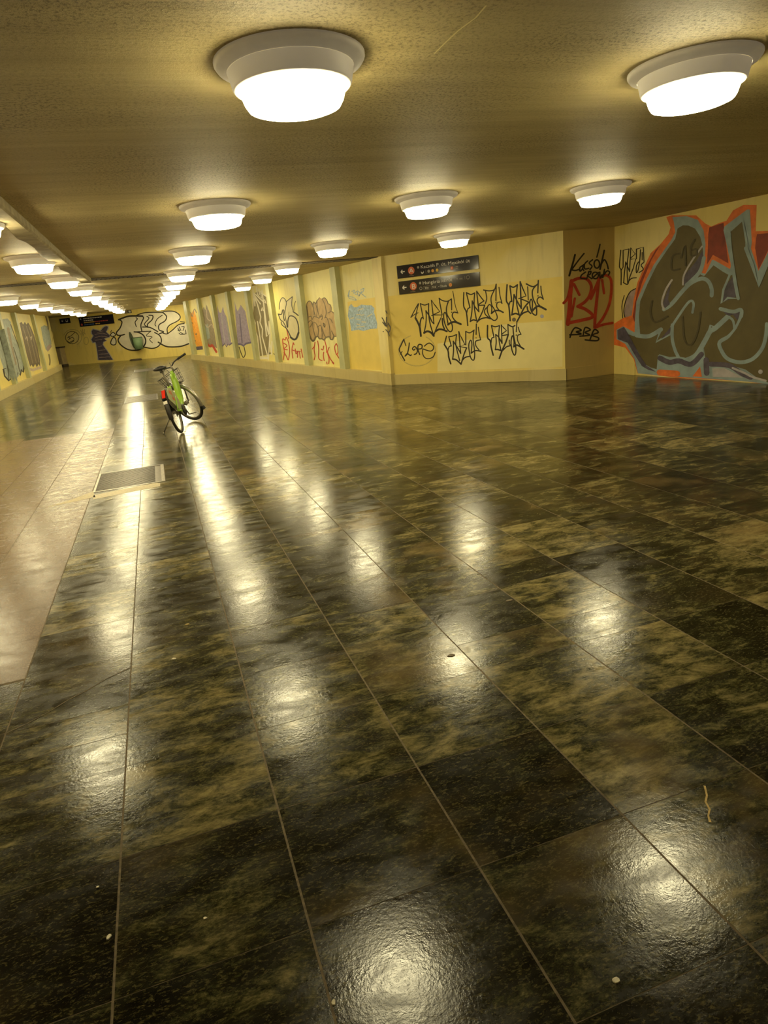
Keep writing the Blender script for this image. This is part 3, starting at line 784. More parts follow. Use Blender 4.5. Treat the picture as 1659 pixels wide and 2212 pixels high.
g.fill([(1290,820),(1330,980),(1330,1030),(1185,1090),(1175,1040),(1220,910)], VI).sharp([(1258,800),(1190,960),(1170,1100),(1235,1045),(1350,1050),(1300,800)], 24, BL)
g.line([(1240,1240),(1110,1360),(1050,1400),(1000,1490),(900,1650),(780,1710)], 52, BL).sharp([(1110,1360),(1055,1335),(1020,1450)], 24, BL)
g.fill([(1165,1165),(1290,1195),(1378,1175),(1365,1280),(1335,1275),(1290,1220),(1240,1240)], VI)
g.line([(1160,1160),(1290,1190),(1378,1172),(1372,1260),(1320,1370),(1250,1450),(1150,1515),(1175,1610),(1240,1690),(1370,1725),(1500,1690),(1600,1580),(1640,1450),(1650,1320)], 40, BL)
g.line([(1225,1235),(1290,1280),(1310,1380)], 26, BL)
g.fill([(1190,1520),(1260,1460),(1330,1370),(1390,1250),(1600,1330),(1600,1450),(1560,1570),(1480,1660),(1370,1690),(1260,1660)], OL)
g.fill([(480,1850),(500,1650),(600,1680),(720,1690),(830,1720),(900,1660),(975,1580),(1000,1700),(1050,1730),(1060,1878)], BL)
g.line([(520,1680),(620,1725),(720,1710),(850,1745),(960,1640)], 55, VI).line([(1010,1700),(1015,1840)], 60, VI)
g.fill([(1075,1790),(1200,1785),(1320,1845),(1400,1888),(1080,1878)], M['lilac'])
g.line([(1060,1745),(1250,1760),(1380,1840),(1480,1885)], 52, VI)
g.sharp([(515,1832),(705,1845)], 62, OR).fill([(945,1770),(965,1878),(865,1874)], OR)
g.fill([(70,1385),(140,1352),(200,1450),(300,1640),(380,1760),(480,1825),(400,1805),(330,1765),(250,1640),(180,1520),(75,1480)], VI)
g.line([(1290,1785),(1420,1840),(1500,1880),(1640,1920)], 22, M['lilac']).dot((1585,1825), 24, M['lilac'])
g.sharp([(1430,520),(1500,700),(1560,920),(1680,620)], 40, BL).line([(1255,360),(1265,520),(1290,700),(1320,900),(1350,1050)], 36, BL).sharp([(1215,320),(1395,215),(1438,450),(1438,520)], 26, BL)
for pts in [[(730,575),(660,600),(640,690),(655,750),(730,740)], [(890,430),(850,500),(850,590),(900,590),(910,530),(860,540)], [(440,1080),(420,1200),(470,1300),(600,1240)], [(760,1250),(780,1480),(850,1540),(920,1400),(950,1200)]]: g.line(pts, 20, M['oliveline'])
g.sharp([(745,620),(790,490),(795,700)], 20, M['oliveline']).done()

# ------------------------------------------------------------------ panels of the right wall
Z5 = (380, 560, 220); Z8 = (600, 620, 150); Z6 = (560, 540, 300); Z9 = (540, 560, 100*1659/922)
ZA = (740, 540, 120*1659/885)
B = -REC
def gp(crop, label): return graf(PANELW, crop, label, B, w_panel)
g = gp(Z5, 'orange block with dark foot painted in the farthest panel of the right wall')
g.fill([(205,850),(250,890),(290,820),(330,930),(435,1420),(345,1440),(300,1320),(240,1040)], M['tangerine']).fill([(300,1425),(435,1415),(440,1470),(345,1480)], M['violet'])
g.line([(205,850),(230,1000),(290,1300)], 14, M['redspray']).line([(205,830),(245,880),(270,930),(300,810),(335,870)], 14, M['greybrown'])
for p in [(260,1040),(330,1220),(310,1330)]: g.dot(p, 14, M['brownspray'])
g.done()
g = gp(Z5, 'grey-brown piece with a red streak in the second farthest panel')
g.fill([(395,745),(430,830),(455,770),(480,830),(500,740),(530,820),(560,900),(620,1130),(670,1450),(560,1400),(470,1330),(425,1050)], M['greybrown'])
g.fill([(470,1080),(520,1050),(560,1280),(500,1320)], M['teal'])
g.line([(425,990),(440,1180),(470,1330),(560,1420),(590,1400),(660,1510)], 34, M['redspray']).line([(470,1050),(520,1110),(580,1060),(610,1120)], 12, M['pinkish']).line([(500,820),(510,960),(560,1000)], 14, M['pinkish']).done()
g = gp(Z5, 'mauve piece with dark drips in the third panel from the far end')
g.fill([(672,735),(700,850),(715,870),(740,870),(765,770),(790,870),(830,950),(905,1370),(860,1385),(830,1400),(795,1370),(740,1435),(715,1330),(690,1000)], M['purple'])
g.sharp([(735,1440),(795,1375),(825,1425),(850,1380),(865,1400),(915,1365)], 22, M['purpledark']).line([(740,900),(770,1150),(800,1350)], 16, M['lilac']).line([(820,950),(850,1150),(880,1340)], 14, M['teal']).done()
g = gp(Z5, 'mauve-purple piece with a dark loop hanging below in the fourth panel from the far end')
g.fill([(955,680),(985,800),(1010,850),(1055,740),(1090,790),(1130,850),(1225,1350),(1180,1375),(1140,1385),(1100,1415),(1060,1380),(1005,1370),(985,1100)], M['purple'])
g.sharp([(1005,1380),(1060,1385),(1100,1410),(1140,1375),(1225,1355)], 30, M['purpledark']).line([(1030,1430),(1070,1550),(1100,1600),(1130,1540),(1110,1425)], 14, K)
g.line([(1040,900),(1060,1150),(1080,1360)], 18, M['purpledark']).line([(930,930),(960,1050),(965,1180)], 10, M['bone']).done()
g = gp(Z9, 'khaki block crossed by white angular lines in the panel left of the cream letters')
g.fill([(60,700),(150,640),(250,680),(320,740),(390,1200),(400,1900),(180,1930),(140,1540),(110,1260),(60,1120)], M['khaki'])
for pts in [[(55,520),(70,800),(50,1140),(105,1270),(95,1390),(150,1540),(190,1940)], [(70,690),(130,780),(210,890)], [(80,700),(150,900),(215,1150),(200,1260),(250,1390),(245,1540),(350,1920)], [(150,1240),(180,1420),(255,1930)], [(90,680),(270,850),(320,880),(290,800),(270,850),(330,1540),(380,1480),(375,1230),(400,1500),(390,1660),(430,1850)],
    [(130,560),(150,700),(230,780),(215,640)], [(240,620),(260,780),(320,1250),(370,1480)], [(180,590),(190,700)], [(170,1950),(360,1960)], [(230,1020),(245,960),(265,1020)], [(240,680),(330,740)], [(95,720),(100,930)], [(400,1500),(370,2000)], [(440,1640),(430,1900)]]: g.sharp(pts, 24, M['whitepaint'])
g.sharp([(180,1965),(360,1965)], 55, M['whitepaint']).sharp([(385,1870),(415,1870)], 18, K).sharp([(475,1880),(510,1920)], 14, K).done()
g = gp(Z8, 'cream throw-up letters with black outlines')
g.fill([(40,530),(45,400),(80,290),(130,255),(190,320),(205,350),(350,230),(335,420),(370,570),(460,760),(505,900),(500,1100),(430,1240),(340,1220),(260,1080),(215,1000),(110,900),(20,680),(60,560)], M['bone'])
for pts, w in [([(40,530),(45,400),(80,290),(130,255),(190,320),(205,400),(190,500),(170,640),(200,800),(225,960)],18), ([(210,345),(290,280),(350,230)],18), ([(350,235),(335,420),(370,570)],18), ([(240,960),(245,800),(280,700),(370,700),(450,780),(495,930),(500,1080),(460,1200),(400,1250),(330,1220),(260,1080),(210,990)],26),
    ([(370,590),(430,630),(490,680)],28), ([(10,645),(90,650),(120,550),(150,570),(140,700),(160,800)],24), ([(20,660),(60,770),(100,810),(130,830),(200,960)],20), ([(85,830),(100,900),(210,990)],20), ([(270,600),(265,690)],10), ([(430,340),(395,430),(390,560)],14)]: g.line(pts, w, K)
g.line([(310,1200),(390,1255),(450,1220),(500,1090)], 46, K).done()
g = gp(Z8, 'orange-red scrawl under the cream throw-up letters')
for pts in [[(130,1740),(160,1560),(130,1400),(120,1240),(180,1270),(200,1200),(250,1300),(280,1450),(280,1600),(250,1740),(200,1640),(150,1560)], [(210,1000),(240,1120),(260,1240)], [(140,1340),(220,1400),(150,1480),(230,1500)], [(370,1330),(340,1500),(360,1700)], [(380,1340),(390,1380)], [(420,1480),(440,1600),(480,1530),(470,1680)], [(520,1560),(540,1700)], [(560,1480),(600,1680)], [(340,1500),(430,1530),(540,1540)]]: g.line(pts, 22, M['redspray'])
g.done()
g = gp(Z8, 'tan bubble letters with dark outlines in the panel before the plain yellow one')
TA = [(690,480),(700,390),(750,335),(805,365),(840,420),(860,355),(910,395),(940,320),(1000,255),(1065,285),(1120,258),(1180,330),(1200,395),(1265,440),(1275,570),(1340,620),(1350,750),(1385,1000),(1400,1165),(1340,1180),(1310,1250),(1265,1240),(1240,1185),(1150,1200),(1110,1262),(1060,1240),(1000,1230),(960,1180),(900,1200),(850,1290),(780,1215),(730,1050),(710,850),(715,700)]
g.fill(TA, M['tan'], True)
for pts, w in [(TA[:8]+[(910,395)],22), ([(690,480),(715,700),(712,850),(735,1050),(785,1215),(850,1290),(905,1200)],44), ([(800,370),(850,500),(870,660)],18), ([(860,360),(850,470),(880,620),(900,680)],16), ([(910,395),(940,560),(930,700)],16), ([(940,320),(950,520),(1000,700),(1060,700)],18), ([(1000,255),(940,330)],18),
    ([(1065,285),(1130,430),(1160,600),(1140,720)],18), ([(1065,285),(1120,258),(1180,330),(1200,395)],20), ([(1200,395),(1265,440),(1275,570),(1200,620)],20), ([(1275,570),(1340,620)],18), ([(730,720),(800,700),(820,780),(870,700),(930,720),(1000,740),(1040,660),(1075,720),(1050,780)],20),
    ([(840,860),(900,850),(960,960),(970,1080),(960,1180)],18), ([(840,860),(850,1000),(900,1190)],18), ([(960,950),(1030,920),(1060,1080),(1060,1240)],18), ([(1120,740),(1180,740),(1230,900),(1250,1080),(1250,1190)],18), ([(1090,860),(1130,900),(1120,960),(1095,900),(1090,860)],22), ([(1220,760),(1270,770),(1310,850)],18), ([(1050,960),(1110,1130),(1150,1200)],18), ([(1290,1050),(1350,1170),(1410,1170)],20), ([(900,1200),(960,1180),(1000,1235),(1060,1235),(1110,1265),(1150,1205),(1240,1190),(1265,1245),(1310,1250),(1340,1180)],30), ([(720,860),(790,800),(830,860),(770,960)],20)]: g.line(pts, w, M['brownspray'])
g.done()
g = gp(Z8, 'orange-red scrawled letters below the tan bubble letters')
for pts in [[(890,1320),(870,1500),(890,1640),(870,1740)], [(830,1480),(860,1430)], [(955,1290),(980,1480),(980,1700),(1060,1760)], [(1040,1480),(1080,1500),(1100,1410)], [(1120,1270),(1160,1420),(1170,1560)], [(1100,1560),(1090,1640),(1110,1760)], [(1230,1440),(1190,1560),(1225,1700),(1220,1830)], [(1190,1560),(1260,1720),(1340,1820)], [(1400,1350),(1360,1440),(1400,1600),(1440,1560),(1430,1420),(1400,1350)], [(1400,1600),(1480,1720)], [(1300,1790),(1340,1840)], [(1170,1790),(1180,1840)]]: g.line(pts, 22, M['redspray'])
g.done()
g = gp(ZA, 'pale blue brushed-out patch with lettering traces on the plain yellow panel')
S9 = M['powder']
k9 = 885/1659.0
g.k = 120/885.0
g.fill([(100,900),(140,860),(180,910),(230,910),(300,870),(380,880),(460,880),(510,930),(500,990),(530,1080),(555,1180),(550,1250),(440,1260),(330,1290),(250,1270),(140,1290),(120,1160),(85,1050)], S9)
for pts in [[(225,1030),(285,1030)], [(300,1040),(340,1030)], [(220,1100),(290,1110)], [(310,1145),(370,1150)], [(400,1060),(470,1020)], [(230,1180),(280,1190)], [(130,1090),(180,1080)], [(250,960),(330,930)], [(230,1230),(350,1215)]]: g.line(pts, 14, M['bone'])
g.done()
g = gp(ZA, 'faint grey-blue scribble above the pale blue patch')
g.k = 120/885.0
for pts in [[(85,740),(110,640),(100,760),(150,780)], [(110,740),(180,760),(220,800),(160,790)], [(150,660),(190,640),(180,690),(230,660),(240,700)], [(240,650),(280,690),(260,740),(300,660)], [(290,640),(340,610),(330,660),(300,690),(370,750)], [(200,700),(260,720)]]: g.line(pts, 12, S9)
g.done()
g = graf(PANELW, ZA, 'small vertical black tag on the pier at the near end of the panelled wall', .0, w_panel)
g.k = 120/885.0
for pts in [[(690,1270),(735,1310),(765,1240),(720,1160)], [(720,1300),(745,1365)], [(640,1150),(690,1200),(700,1070)], [(630,1080),(660,1130),(680,1210),(720,1190)], [(670,1150),(710,1230)], [(690,970),(710,1010)]]: g.line(pts, 16, K)
g.dot((650,1300), 9, K).done()

# ------------------------------------------------------------------ left wall
ZL = (0, 620, 240)
g = graf(LEFTW, ZL, 'grey-teal dripping piece with a jagged black lower edge on the near panel of the left wall', B, w_left)
TE = M['teal']
g.fill([(-60,540),(40,480),(110,470),(160,520),(190,700),(240,800),(290,900),(340,1040),(365,1160),(345,1250),(300,1290),(270,1340),(235,1330),(215,1370),(180,1380),(140,1400),(100,1370),(60,1240),(-20,1000)], TE)
g.sharp([(50,1230),(70,1330),(130,1400),(160,1370),(185,1400),(215,1340),(240,1370),(265,1280),(300,1320),(320,1230),(345,1275),(360,1170)], 22, K)
for pts in [[(0,750),(60,960),(110,1180),(130,1380)], [(40,600),(90,860),(160,1200)], [(70,830),(110,880),(140,930)], [(160,560),(230,760),(330,1010)], [(10,560),(60,700)], [(200,900),(260,1100),(290,1260)]]: g.line(pts, 12, M['oliveline'])
g.line([(120,620),(170,900),(230,1150)], 40, M['greybrown']).line([(40,1230),(90,1215)], 10, K).done()
g = graf(LEFTW, ZL, 'grey-teal paint running over the nearest visible pillar', .0, w_left)
bmm = g.bm; mi_ = g.mi(TE); q_ = [LEFTW.at(a, z_, .053) for a, z_ in ((29.06, .45), (29.14, .62), (29.2, .5), (29.3, .7), (29.355, .55), (29.355, 2.0), (29.06, 2.05))]
bmm.faces.new([bmm.verts.new(v_) for v_ in q_]).material_index = mi_
q_ = [LEFTW.at(29.037, z_, o_) for o_, z_ in ((-.115, .62), (-.06, .45), (0, .58), (.048, .42), (.048, 2.05), (-.115, 2.0))]
bmm.faces.new([bmm.verts.new(v_) for v_ in q_]).material_index = mi_; g.done()
g = graf(LEFTW, ZL, 'brown striped block with pointed ends on the middle panel of the left wall', B, w_left)
g.fill([(290,540),(320,520),(345,560),(370,520),(395,560),(420,530),(460,600),(510,720),(560,900),(600,1100),(600,1190),(575,1150),(550,1200),(525,1150),(495,1200),(470,1160),(450,1190),(400,1020),(340,760)], M['brownspray'])
for pts in [[(340,590),(420,850),(490,1140)], [(390,580),(470,830),(540,1130)], [(430,580),(510,830),(580,1120)]]: g.line(pts, 12, M['greybrown'])
g.line([(380,780),(400,740),(410,800)], 10, M['pinkish']).line([(450,760),(470,740),(465,790)], 10, M['pinkish'])
g.sharp([(440,1225),(490,1240),(605,1200)], 40, M['pinkish']).done()
g = graf(LEFTW, ZL, 'washed-out grey and pink patch on the far panel of the left wall', B, w_left)
g.fill([(610,600),(660,570),(720,590),(745,700),(770,850),(745,900),(710,960),(680,930),(640,780)], M['teal'])
g.fill([(690,900),(740,850),(775,880),(745,930),(710,970)], M['mauve']).line([(680,430),(710,540),(720,630)], 18, M['brownspray']).line([(730,1010),(745,1100),(740,1160)], 22, M['khaki']).line([(760,640),(790,720),(775,820)], 9, M['faint']).done()

# ------------------------------------------------------------------ far wall
ZF = (190, 660, 230); ZG = (80, 640, 340)
WH, DK = M['bone'], M['black']
WHT = M['whitepaint']
g = graf(FARW, ZF, 'long white bubble letters with black outlines on the end wall', 0, w_far)
g.fill([(490,210),(640,165),(760,150),(870,110),(1000,95),(1180,90),(1330,90),(1410,130),(1440,190),(1410,240),(1300,290),(1240,350),(1235,440),(1300,400),(1420,290),(1560,280),(1620,600),(1450,635),(1270,645),(1150,600),(1120,640),(1020,665),(900,640),(800,690),(640,690),(530,620),(480,530),(500,465),(445,430),(530,260)], WHT)
g.fill([(1250,400),(1270,330),(1330,280),(1420,245),(1380,300),(1300,380)], M['yellow'])
for pts, w in [([(480,220),(640,165),(850,165)],32), ([(500,225),(530,260),(500,350),(445,420),(460,460),(510,465),(570,450)],24), ([(510,470),(470,540),(520,620),(640,690),(790,690),(880,620),(900,540),(860,460),(790,420),(720,410)],26), ([(720,410),(850,405),(980,400)],18), ([(980,400),(910,470),(1000,490),(960,530),(1005,580)],14),
    ([(750,190),(770,210),(735,260),(755,330)],18), ([(850,165),(865,200),(825,300),(840,400)],22), ([(950,150),(1010,160),(1000,220),(930,290),(935,340)],22), ([(920,170),(950,200),(880,290),(930,335)],18), ([(850,335),(960,340),(1060,390),(1090,410)],22), ([(1170,110),(1225,170),(1200,240),(1110,300),(1110,380),(1180,410),(1110,440)],22),
    ([(1160,150),(1080,210),(1045,290),(1060,320)],16), ([(760,150),(900,110),(1170,105)],20), ([(1180,90),(1330,90),(1420,140),(1435,200),(1380,250),(1280,300),(1235,360),(1235,440),(1170,430)],20), ([(1240,440),(1320,380),(1410,300),(1500,280)],20), ([(1040,420),(1120,470),(1145,560),(1090,640),(990,668),(850,640)],22), ([(1095,570),(1200,630),(1300,645),(1450,635),(1570,595)],26), ([(1440,250),(1510,260)],14)]: g.line(pts, w*.8, DK)
for pts in [[(1400,350),(1430,400),(1400,380)], [(1420,330),(1450,390)], [(1460,330),(1500,330),(1480,390)], [(1420,430),(1450,450),(1530,440)], [(1440,420),(1500,450)], [(1520,380),(1530,440)]]: g.line(pts, 12, DK)
g.done()
g = graf(FARW, ZF, 'small white drop shapes with black outlines', 0, w_far)
g.fill([(350,450),(385,420),(410,430),(420,460),(370,480)], WHT).fill([(400,490),(430,520),(435,590),(400,615),(360,590),(370,530)], WHT)
g.line([(350,450),(385,418),(412,430),(430,465),(370,480),(350,450)], 14, DK).line([(405,485),(435,530),(435,595),(395,615),(355,590),(370,530),(405,485)], 16, DK).line([(350,420),(370,385)], 10, DK).done()
g = graf(FARW, ZF, 'dark grey-purple painted creature shape standing on the floor line', 0, w_far)
g.fill([(45,400),(70,355),(130,370),(190,385),(230,330),(280,305),(325,320),(320,370),(290,410),(360,465),(340,500),(260,520),(300,545),(250,570),(240,610),(300,690),(360,780),(400,848),(150,852),(140,740),(120,620),(110,580),(70,590),(40,530),(75,470),(45,440)], M['lilac'])
g.fill([(60,400),(80,370),(130,385),(195,400),(240,345),(285,320),(312,330),(300,375),(280,410),(345,468),(330,490),(250,515),(285,545),(240,565),(228,610),(285,690),(345,780),(385,846),(165,850),(150,740),(132,620),(120,570),(80,575),(55,530),(90,470),(65,440)], M['violet'])
for pts in [[(110,450),(220,430),(290,450)], [(110,500),(200,480),(300,490)], [(160,640),(220,630)], [(165,700),(270,690)], [(170,760),(310,750)], [(175,810),(340,800)], [(120,540),(220,530)], [(150,420),(230,395)]]: g.line(pts, 9, M['mauve'])
g.done()
g = graf(FARW, ZG, 'thin black circle with a scribble inside', 0, w_far)
g.ring((370,435), 70, 65, 6, DK)
for pts in [[(320,440),(360,415),(400,380)], [(330,460),(370,430),(390,460),(350,480)], [(320,470),(350,490),(390,470)], [(330,420),(350,450)]]: g.line(pts, 6, DK)
for pts in [[(460,360),(490,410),(500,350)], [(465,400),(490,380),(510,400)], [(480,350),(485,420)]]: g.line(pts, 8, M['faint'])
g.ring((375,435), 95, 85, 6, M['faint'], 200, 420).ring((518,470), 24, 40, 6, M['faint']).done()

# ------------------------------------------------------------------ signs
def text_mesh(body, size, mtx, mt, parent, name='lettering', bold=0.0, align='LEFT', width=None):
    cu = bpy.data.curves.new('t', 'FONT'); cu.body = body; cu.size = size; cu.offset = bold; cu.align_x = align; cu.resolution_u = 3
    ob = bpy.data.objects.new('t', cu); COL.objects.link(ob)
    bpy.context.view_layer.update()
    me = bpy.data.meshes.new_from_object(ob)
    bpy.data.objects.remove(ob); bpy.data.curves.remove(cu)
    if width:
        mx = max((v.co.x for v in me.vertices), default=1)
        for v in me.vertices: v.co.x *= width/mx
    xs_ = sorted((v.co.x, v.index) for v in me.vertices)
    grp = {}; g_ = 0
    for i, (x_, vi) in enumerate(xs_):                     # one part per word
        if i and x_-xs_[i-1][0] > .17*size: g_ += 1
        grp[vi] = g_
    res = None
    for k_ in range(g_+1):
        bm = bmesh.new(); mp = {}
        for f in me.polygons:
            if grp[f.vertices[0]] != k_: continue
            for vi in f.vertices:
                if vi not in mp: mp[vi] = bm.verts.new(mtx @ me.vertices[vi].co)
            try: bm.faces.new([mp[vi] for vi in f.vertices])
            except ValueError: pass
        res = link(name, bm, mt, parent)
    bpy.data.meshes.remove(me)
    return res

class Sign:
    """board on a wall, local coordinates (u to the right, v up from lower left corner) in metres"""
    def __init__(s, name, wall, tl, tr, br, bl, label, thick=.03):
        c = [wall.sz(*p, thick) for p in (tl, tr, br, bl)]
        s.s0 = (c[0][0]+c[3][0])/2; s.s1 = (c[1][0]+c[2][0])/2
        s.w = s.s1-s.s0
        zl, zr = (c[0][1]+c[3][1])/2, (c[1][1]+c[2][1])/2
        s.h = ((c[0][1]-c[3][1])+(c[1][1]-c[2][1]))/2
        zc = (zl+zr)/2
        org = wall.at(s.s0, zc-s.h/2, 0)
        s.root = empty(name, org)
        u, n = wall.u, wall.n
        R = Matrix(((u.x, 0, n.x), (u.y, 0, n.y), (0, 1, 0))).to_4x4()
        s.root.matrix_world = Matrix.Translation(org) @ R
        tag(s.root, label, 'sign')
        bm = bmesh.new(); box(bm, (0, 0, .002), (s.w, s.h, thick))
        bmesh.ops.recalc_face_normals(bm, faces=bm.faces)
        link('board', bm, M['navy'], s.root); s.t = thick; s.l = 0
    def z(s): s.l += 1; return s.t + .0006*s.l
    def text(s, body, u, v, size, mt, bold=.0, width=None, name='lettering'):
        return text_mesh(body, size, Matrix.Translation((u, v, s.z())), mt, s.root, name, bold, 'LEFT', width)
    def disc(s, u, v, r, mt, name='roundel', seg=28):
        bm = bmesh.new(); z = s.z()
        bm.faces.new([bm.verts.new((u+r*math.cos(2*math.pi*i/seg), v+r*math.sin(2*math.pi*i/seg), z)) for i in range(seg)])
        return link(name, bm, mt, s.root)
    def rect(s, u0, v0, u1, v1, mt, name='panel'):
        bm = bmesh.new(); z = s.z(); quad(bm, (u0, v0, z), (u1, v0, z), (u1, v1, z), (u0, v1, z)); return link(name, bm, mt, s.root)
    def frame(s, u0, v0, u1, v1, w, mt, name='route_frame'):
        bm = bmesh.new(); z = s.z()
        for a in ((u0, v0, u1, v0+w), (u0, v1-w, u1, v1), (u0, v0, u0+w, v1), (u1-w, v0, u1, v1)):
            quad(bm, (a[0], a[1], z), (a[2], a[1], z), (a[2], a[3], z), (a[0], a[3], z)); 
        return link(name, bm, mt, s.root)
    def arrow(s, u, v, L, w, mt, ang=180.0):
        bm = bmesh.new(); z = s.z(); a = math.radians(ang)
        def q(p0, p1):
            d = Vector((p1[0]-p0[0], p1[1]-p0[1], 0)).normalized(); n = Vector((-d.y, d.x, 0))*w/2
            P0, P1 = Vector((*p0, z)), Vector((*p1, z)); quad(bm, P0-n, P1-n, P1+n, P0+n)
        tip = (u+L/2*math.cos(a), v+L/2*math.sin(a)); tail = (u-L/2*math.cos(a), v-L/2*math.sin(a))
        q(tail, tip)
        for da in (42, -42):
            b = a + math.pi + math.radians(da); q((tip[0]-.0*math.cos(b), tip[1]), (tip[0]+.6*L*math.cos(b), tip[1]+.6*L*math.sin(b)))
        return link('arrow', bm, mt, s.root)

WT, GY_ = M['white'], M['grey']
s = Sign('direction_sign', SIGNW, (856.5,574.8), (1032.5,550.8), (1033.7,579.9), (859,602.7), 'upper blue direction sign with orange A, reading Kacsóh P. út, Mexikói út')
w, h = s.w, s.h
s.arrow(.075*w, .50*h, .52*h*.7, .085*h, WT)
s.disc(.185*w, .50*h, .30*h, M['orange']); s.text('A', .155*w, .33*h, .50*h, WT, .0, .06*w, 'letter')
s.text('Kacsóh P. út, Mexikói út', .305*w, .56*h, .36*h, WT, .0, .60*w)
s.disc(.275*w, .68*h, .10*h, GY_); s.disc(.325*w, .28*h, .13*h, WT, 'tram_icon'); s.disc(.325*w, .34*h, .10*h, M['navy'], 'tram_icon')
s.rect(.368*w, .14*h, .371*w, .42*h, GY_, 'divider'); s.disc(.405*w, .28*h, .12*h, GY_); s.disc(.455*w, .28*h, .12*h, M['amber']); s.disc(.51*w, .28*h, .12*h, M['signyellow'])
s.disc(.69*w, .30*h, .13*h, M['orange']); s.text('→', .675*w, .25*h, .15*h, WT, .001, None, 'route_arrow')
s.rect(.735*w, .33*h, .765*w, .37*h, GY_, 'small_line'); s.rect(.735*w, .22*h, .765*w, .26*h, GY_, 'small_line'); s.rect(.155*w, .11*h, .215*w, .13*h, GY_, 'small_line')
s = Sign('direction_sign', SIGNW, (860.3,609), (1035,586.8), (1036.9,617.2), (862.8,636.2), 'lower blue direction sign with orange B, reading Hungária körút, arrow left')
w, h = s.w, s.h
s.arrow(.075*w, .50*h, .52*h*.7, .085*h, WT)
s.disc(.19*w, .52*h, .31*h, M['orange']); s.text('B', .165*w, .34*h, .50*h, WT, .0, .055*w, 'letter')
s.text('Hungária körút', .31*w, .56*h, .36*h, WT, .0, .37*w)
s.text('177-185.', .705*w, .60*h, .17*h, GY_, .0, .105*w, 'house_numbers')
s.disc(.28*w, .70*h, .10*h, GY_); s.disc(.285*w, .29*h, .13*h, GY_); s.disc(.285*w, .29*h, .09*h, M['navy'])
s.frame(.32*w, .14*h, .40*w, .42*h, .012*h, GY_); s.text('901', .335*w, .2*h, .22*h, WT, .0, .05*w, 'route_number')
s.frame(.415*w, .14*h, .49*w, .42*h, .012*h, GY_); s.text('918', .43*w, .2*h, .22*h, WT, .0, .045*w, 'route_number')
s.text('• Óbuda', .505*w, .20*h, .24*h, WT, .0, .105*w, 'destination'); s.disc(.655*w, .30*h, .14*h, M['amber']); s.disc(.655*w, .30*h, .07*h, M['orange'])
s.rect(.83*w, .58*h, .833*w, .82*h, GY_, 'divider'); s.disc(.868*w, .70*h, .14*h, GY_); s.disc(.868*w, .70*h, .11*h, M['navy']); s.rect(.15*w, .10*h, .215*w, .12*h, GY_, 'small_line')
s = Sign('information_sign', FARW, (169,685.5), (244,679), (245.6,699.4), (173,705.6), 'large dark sign with coloured lines of text high on the far end wall', .05)
w, h = s.w, s.h
s.arrow(.06*w, .80*h, .2*h, .04*h, WT, 135); s.disc(.06*w, .22*h, .12*h, M['signred'])
for u0, u1, v, c in [(.14,.70,.82,WT), (.14,.42,.60,WT), (.14,.46,.40,M['signyellow']), (.47,.84,.40,M['signred']), (.14,.44,.17,M['signblue']), (.47,.62,.17,M['signyellow'])]:
    x = u0
    while x < u1-.01:
        d = random.choice([.03, .045, .02, .055]); s.rect(x*w, v*h-.05*h, min(u1, x+d)*w, v*h+.05*h, c, 'text_line'); x += d+.012
s = Sign('arrow_sign', FARW, (128.6,688), (150.4,687), (151,698), (129,699.5), 'small dark sign with a white arrow at the left end of the far wall', .05)
w, h = s.w, s.h
s.arrow(.28*w, .5*h, .4*h, .1*h, WT); s.disc(.7*w, .5*h, .28*h, WT); s.disc(.7*w, .58*h, .2*h, M['navy'])
s = Sign('notice_plate', FARW, (267,671.2), (283,669.5), (283.3,676), (267.3,677.5), 'tiny pale notice plate under the ceiling on the far end wall', .04)
s.rect(.05*s.w, .1*s.h, .55*s.w, .9*s.h, M['greybrown']); s.rect(.65*s.w, .15*s.h, .95*s.w, .85*s.h, WT)
# ------------------------------------------------------------------ litter bin and cabinet by the end wall
c = FARW.hit(299, 745, .32)
bz = gz(c.y)
b = FARW.hit(297, 773, .32)
t = tag(empty('litter_bin', (c.x, c.y, bz)), 'green round litter bin with its lid swung open, hanging on the end wall', 'bin')
k = .30; top = FARW.sz(295, 729, .32)[1]-bz; bot = FARW.sz(302, 754, .32)[1]-bz
rot = Matrix.Rotation(math.radians(6), 4, 'Y')
bm = bmesh.new(); lathe(bm, [(.21, bot), (.235, top), (.22, top), (.20, bot+.03)], 28, cap0=True, cap1=True); link('bin_body', bm, M['bingreen'], t, True)
bm = bmesh.new(); torus(bm, .232, .014, 28, 8, Matrix.Translation((0, 0, top)) @ Matrix.Rotation(math.pi/2, 4, 'X')); link('rim', bm, M['bindark'], t, True)
bm = bmesh.new(); lathe(bm, [(.215, top-.02), (.20, top-.07), (.0, top-.08)], 24); link('dark_opening', bm, M['pit'], t)
bm = bmesh.new()
n0 = Vector((0, 0, 0))
lathe(bm, [(.001, .02), (.18, .02), (.22, 0), (.22, -.02), (.001, -.02)], 24, mat=Matrix.Translation((-.27, -.02, (top+bot)/2+.18)) @ Matrix.Rotation(math.radians(82), 4, 'Y') @ Matrix.Diagonal((1.9, .8, 1, 1)))
link('lid', bm, M['bindark'], t, True)
bm = bmesh.new(); box(bm, (-.05, .18, bot+.1), (.05, .315, top-.1)); link('wall_bracket', bm, M['bindark'], t)
t = tag(empty('bin_base', (b.x-.1, b.y, gz(b.y))), 'flat dark oval base on the floor under the green litter bin', 'base')
bm = bmesh.new(); lathe(bm, [(.30, 0), (.30, .03), (.26, .055), (.05, .06)], 24, cap0=True, cap1=True); link('base_plate', bm, M['cabtop'], t)

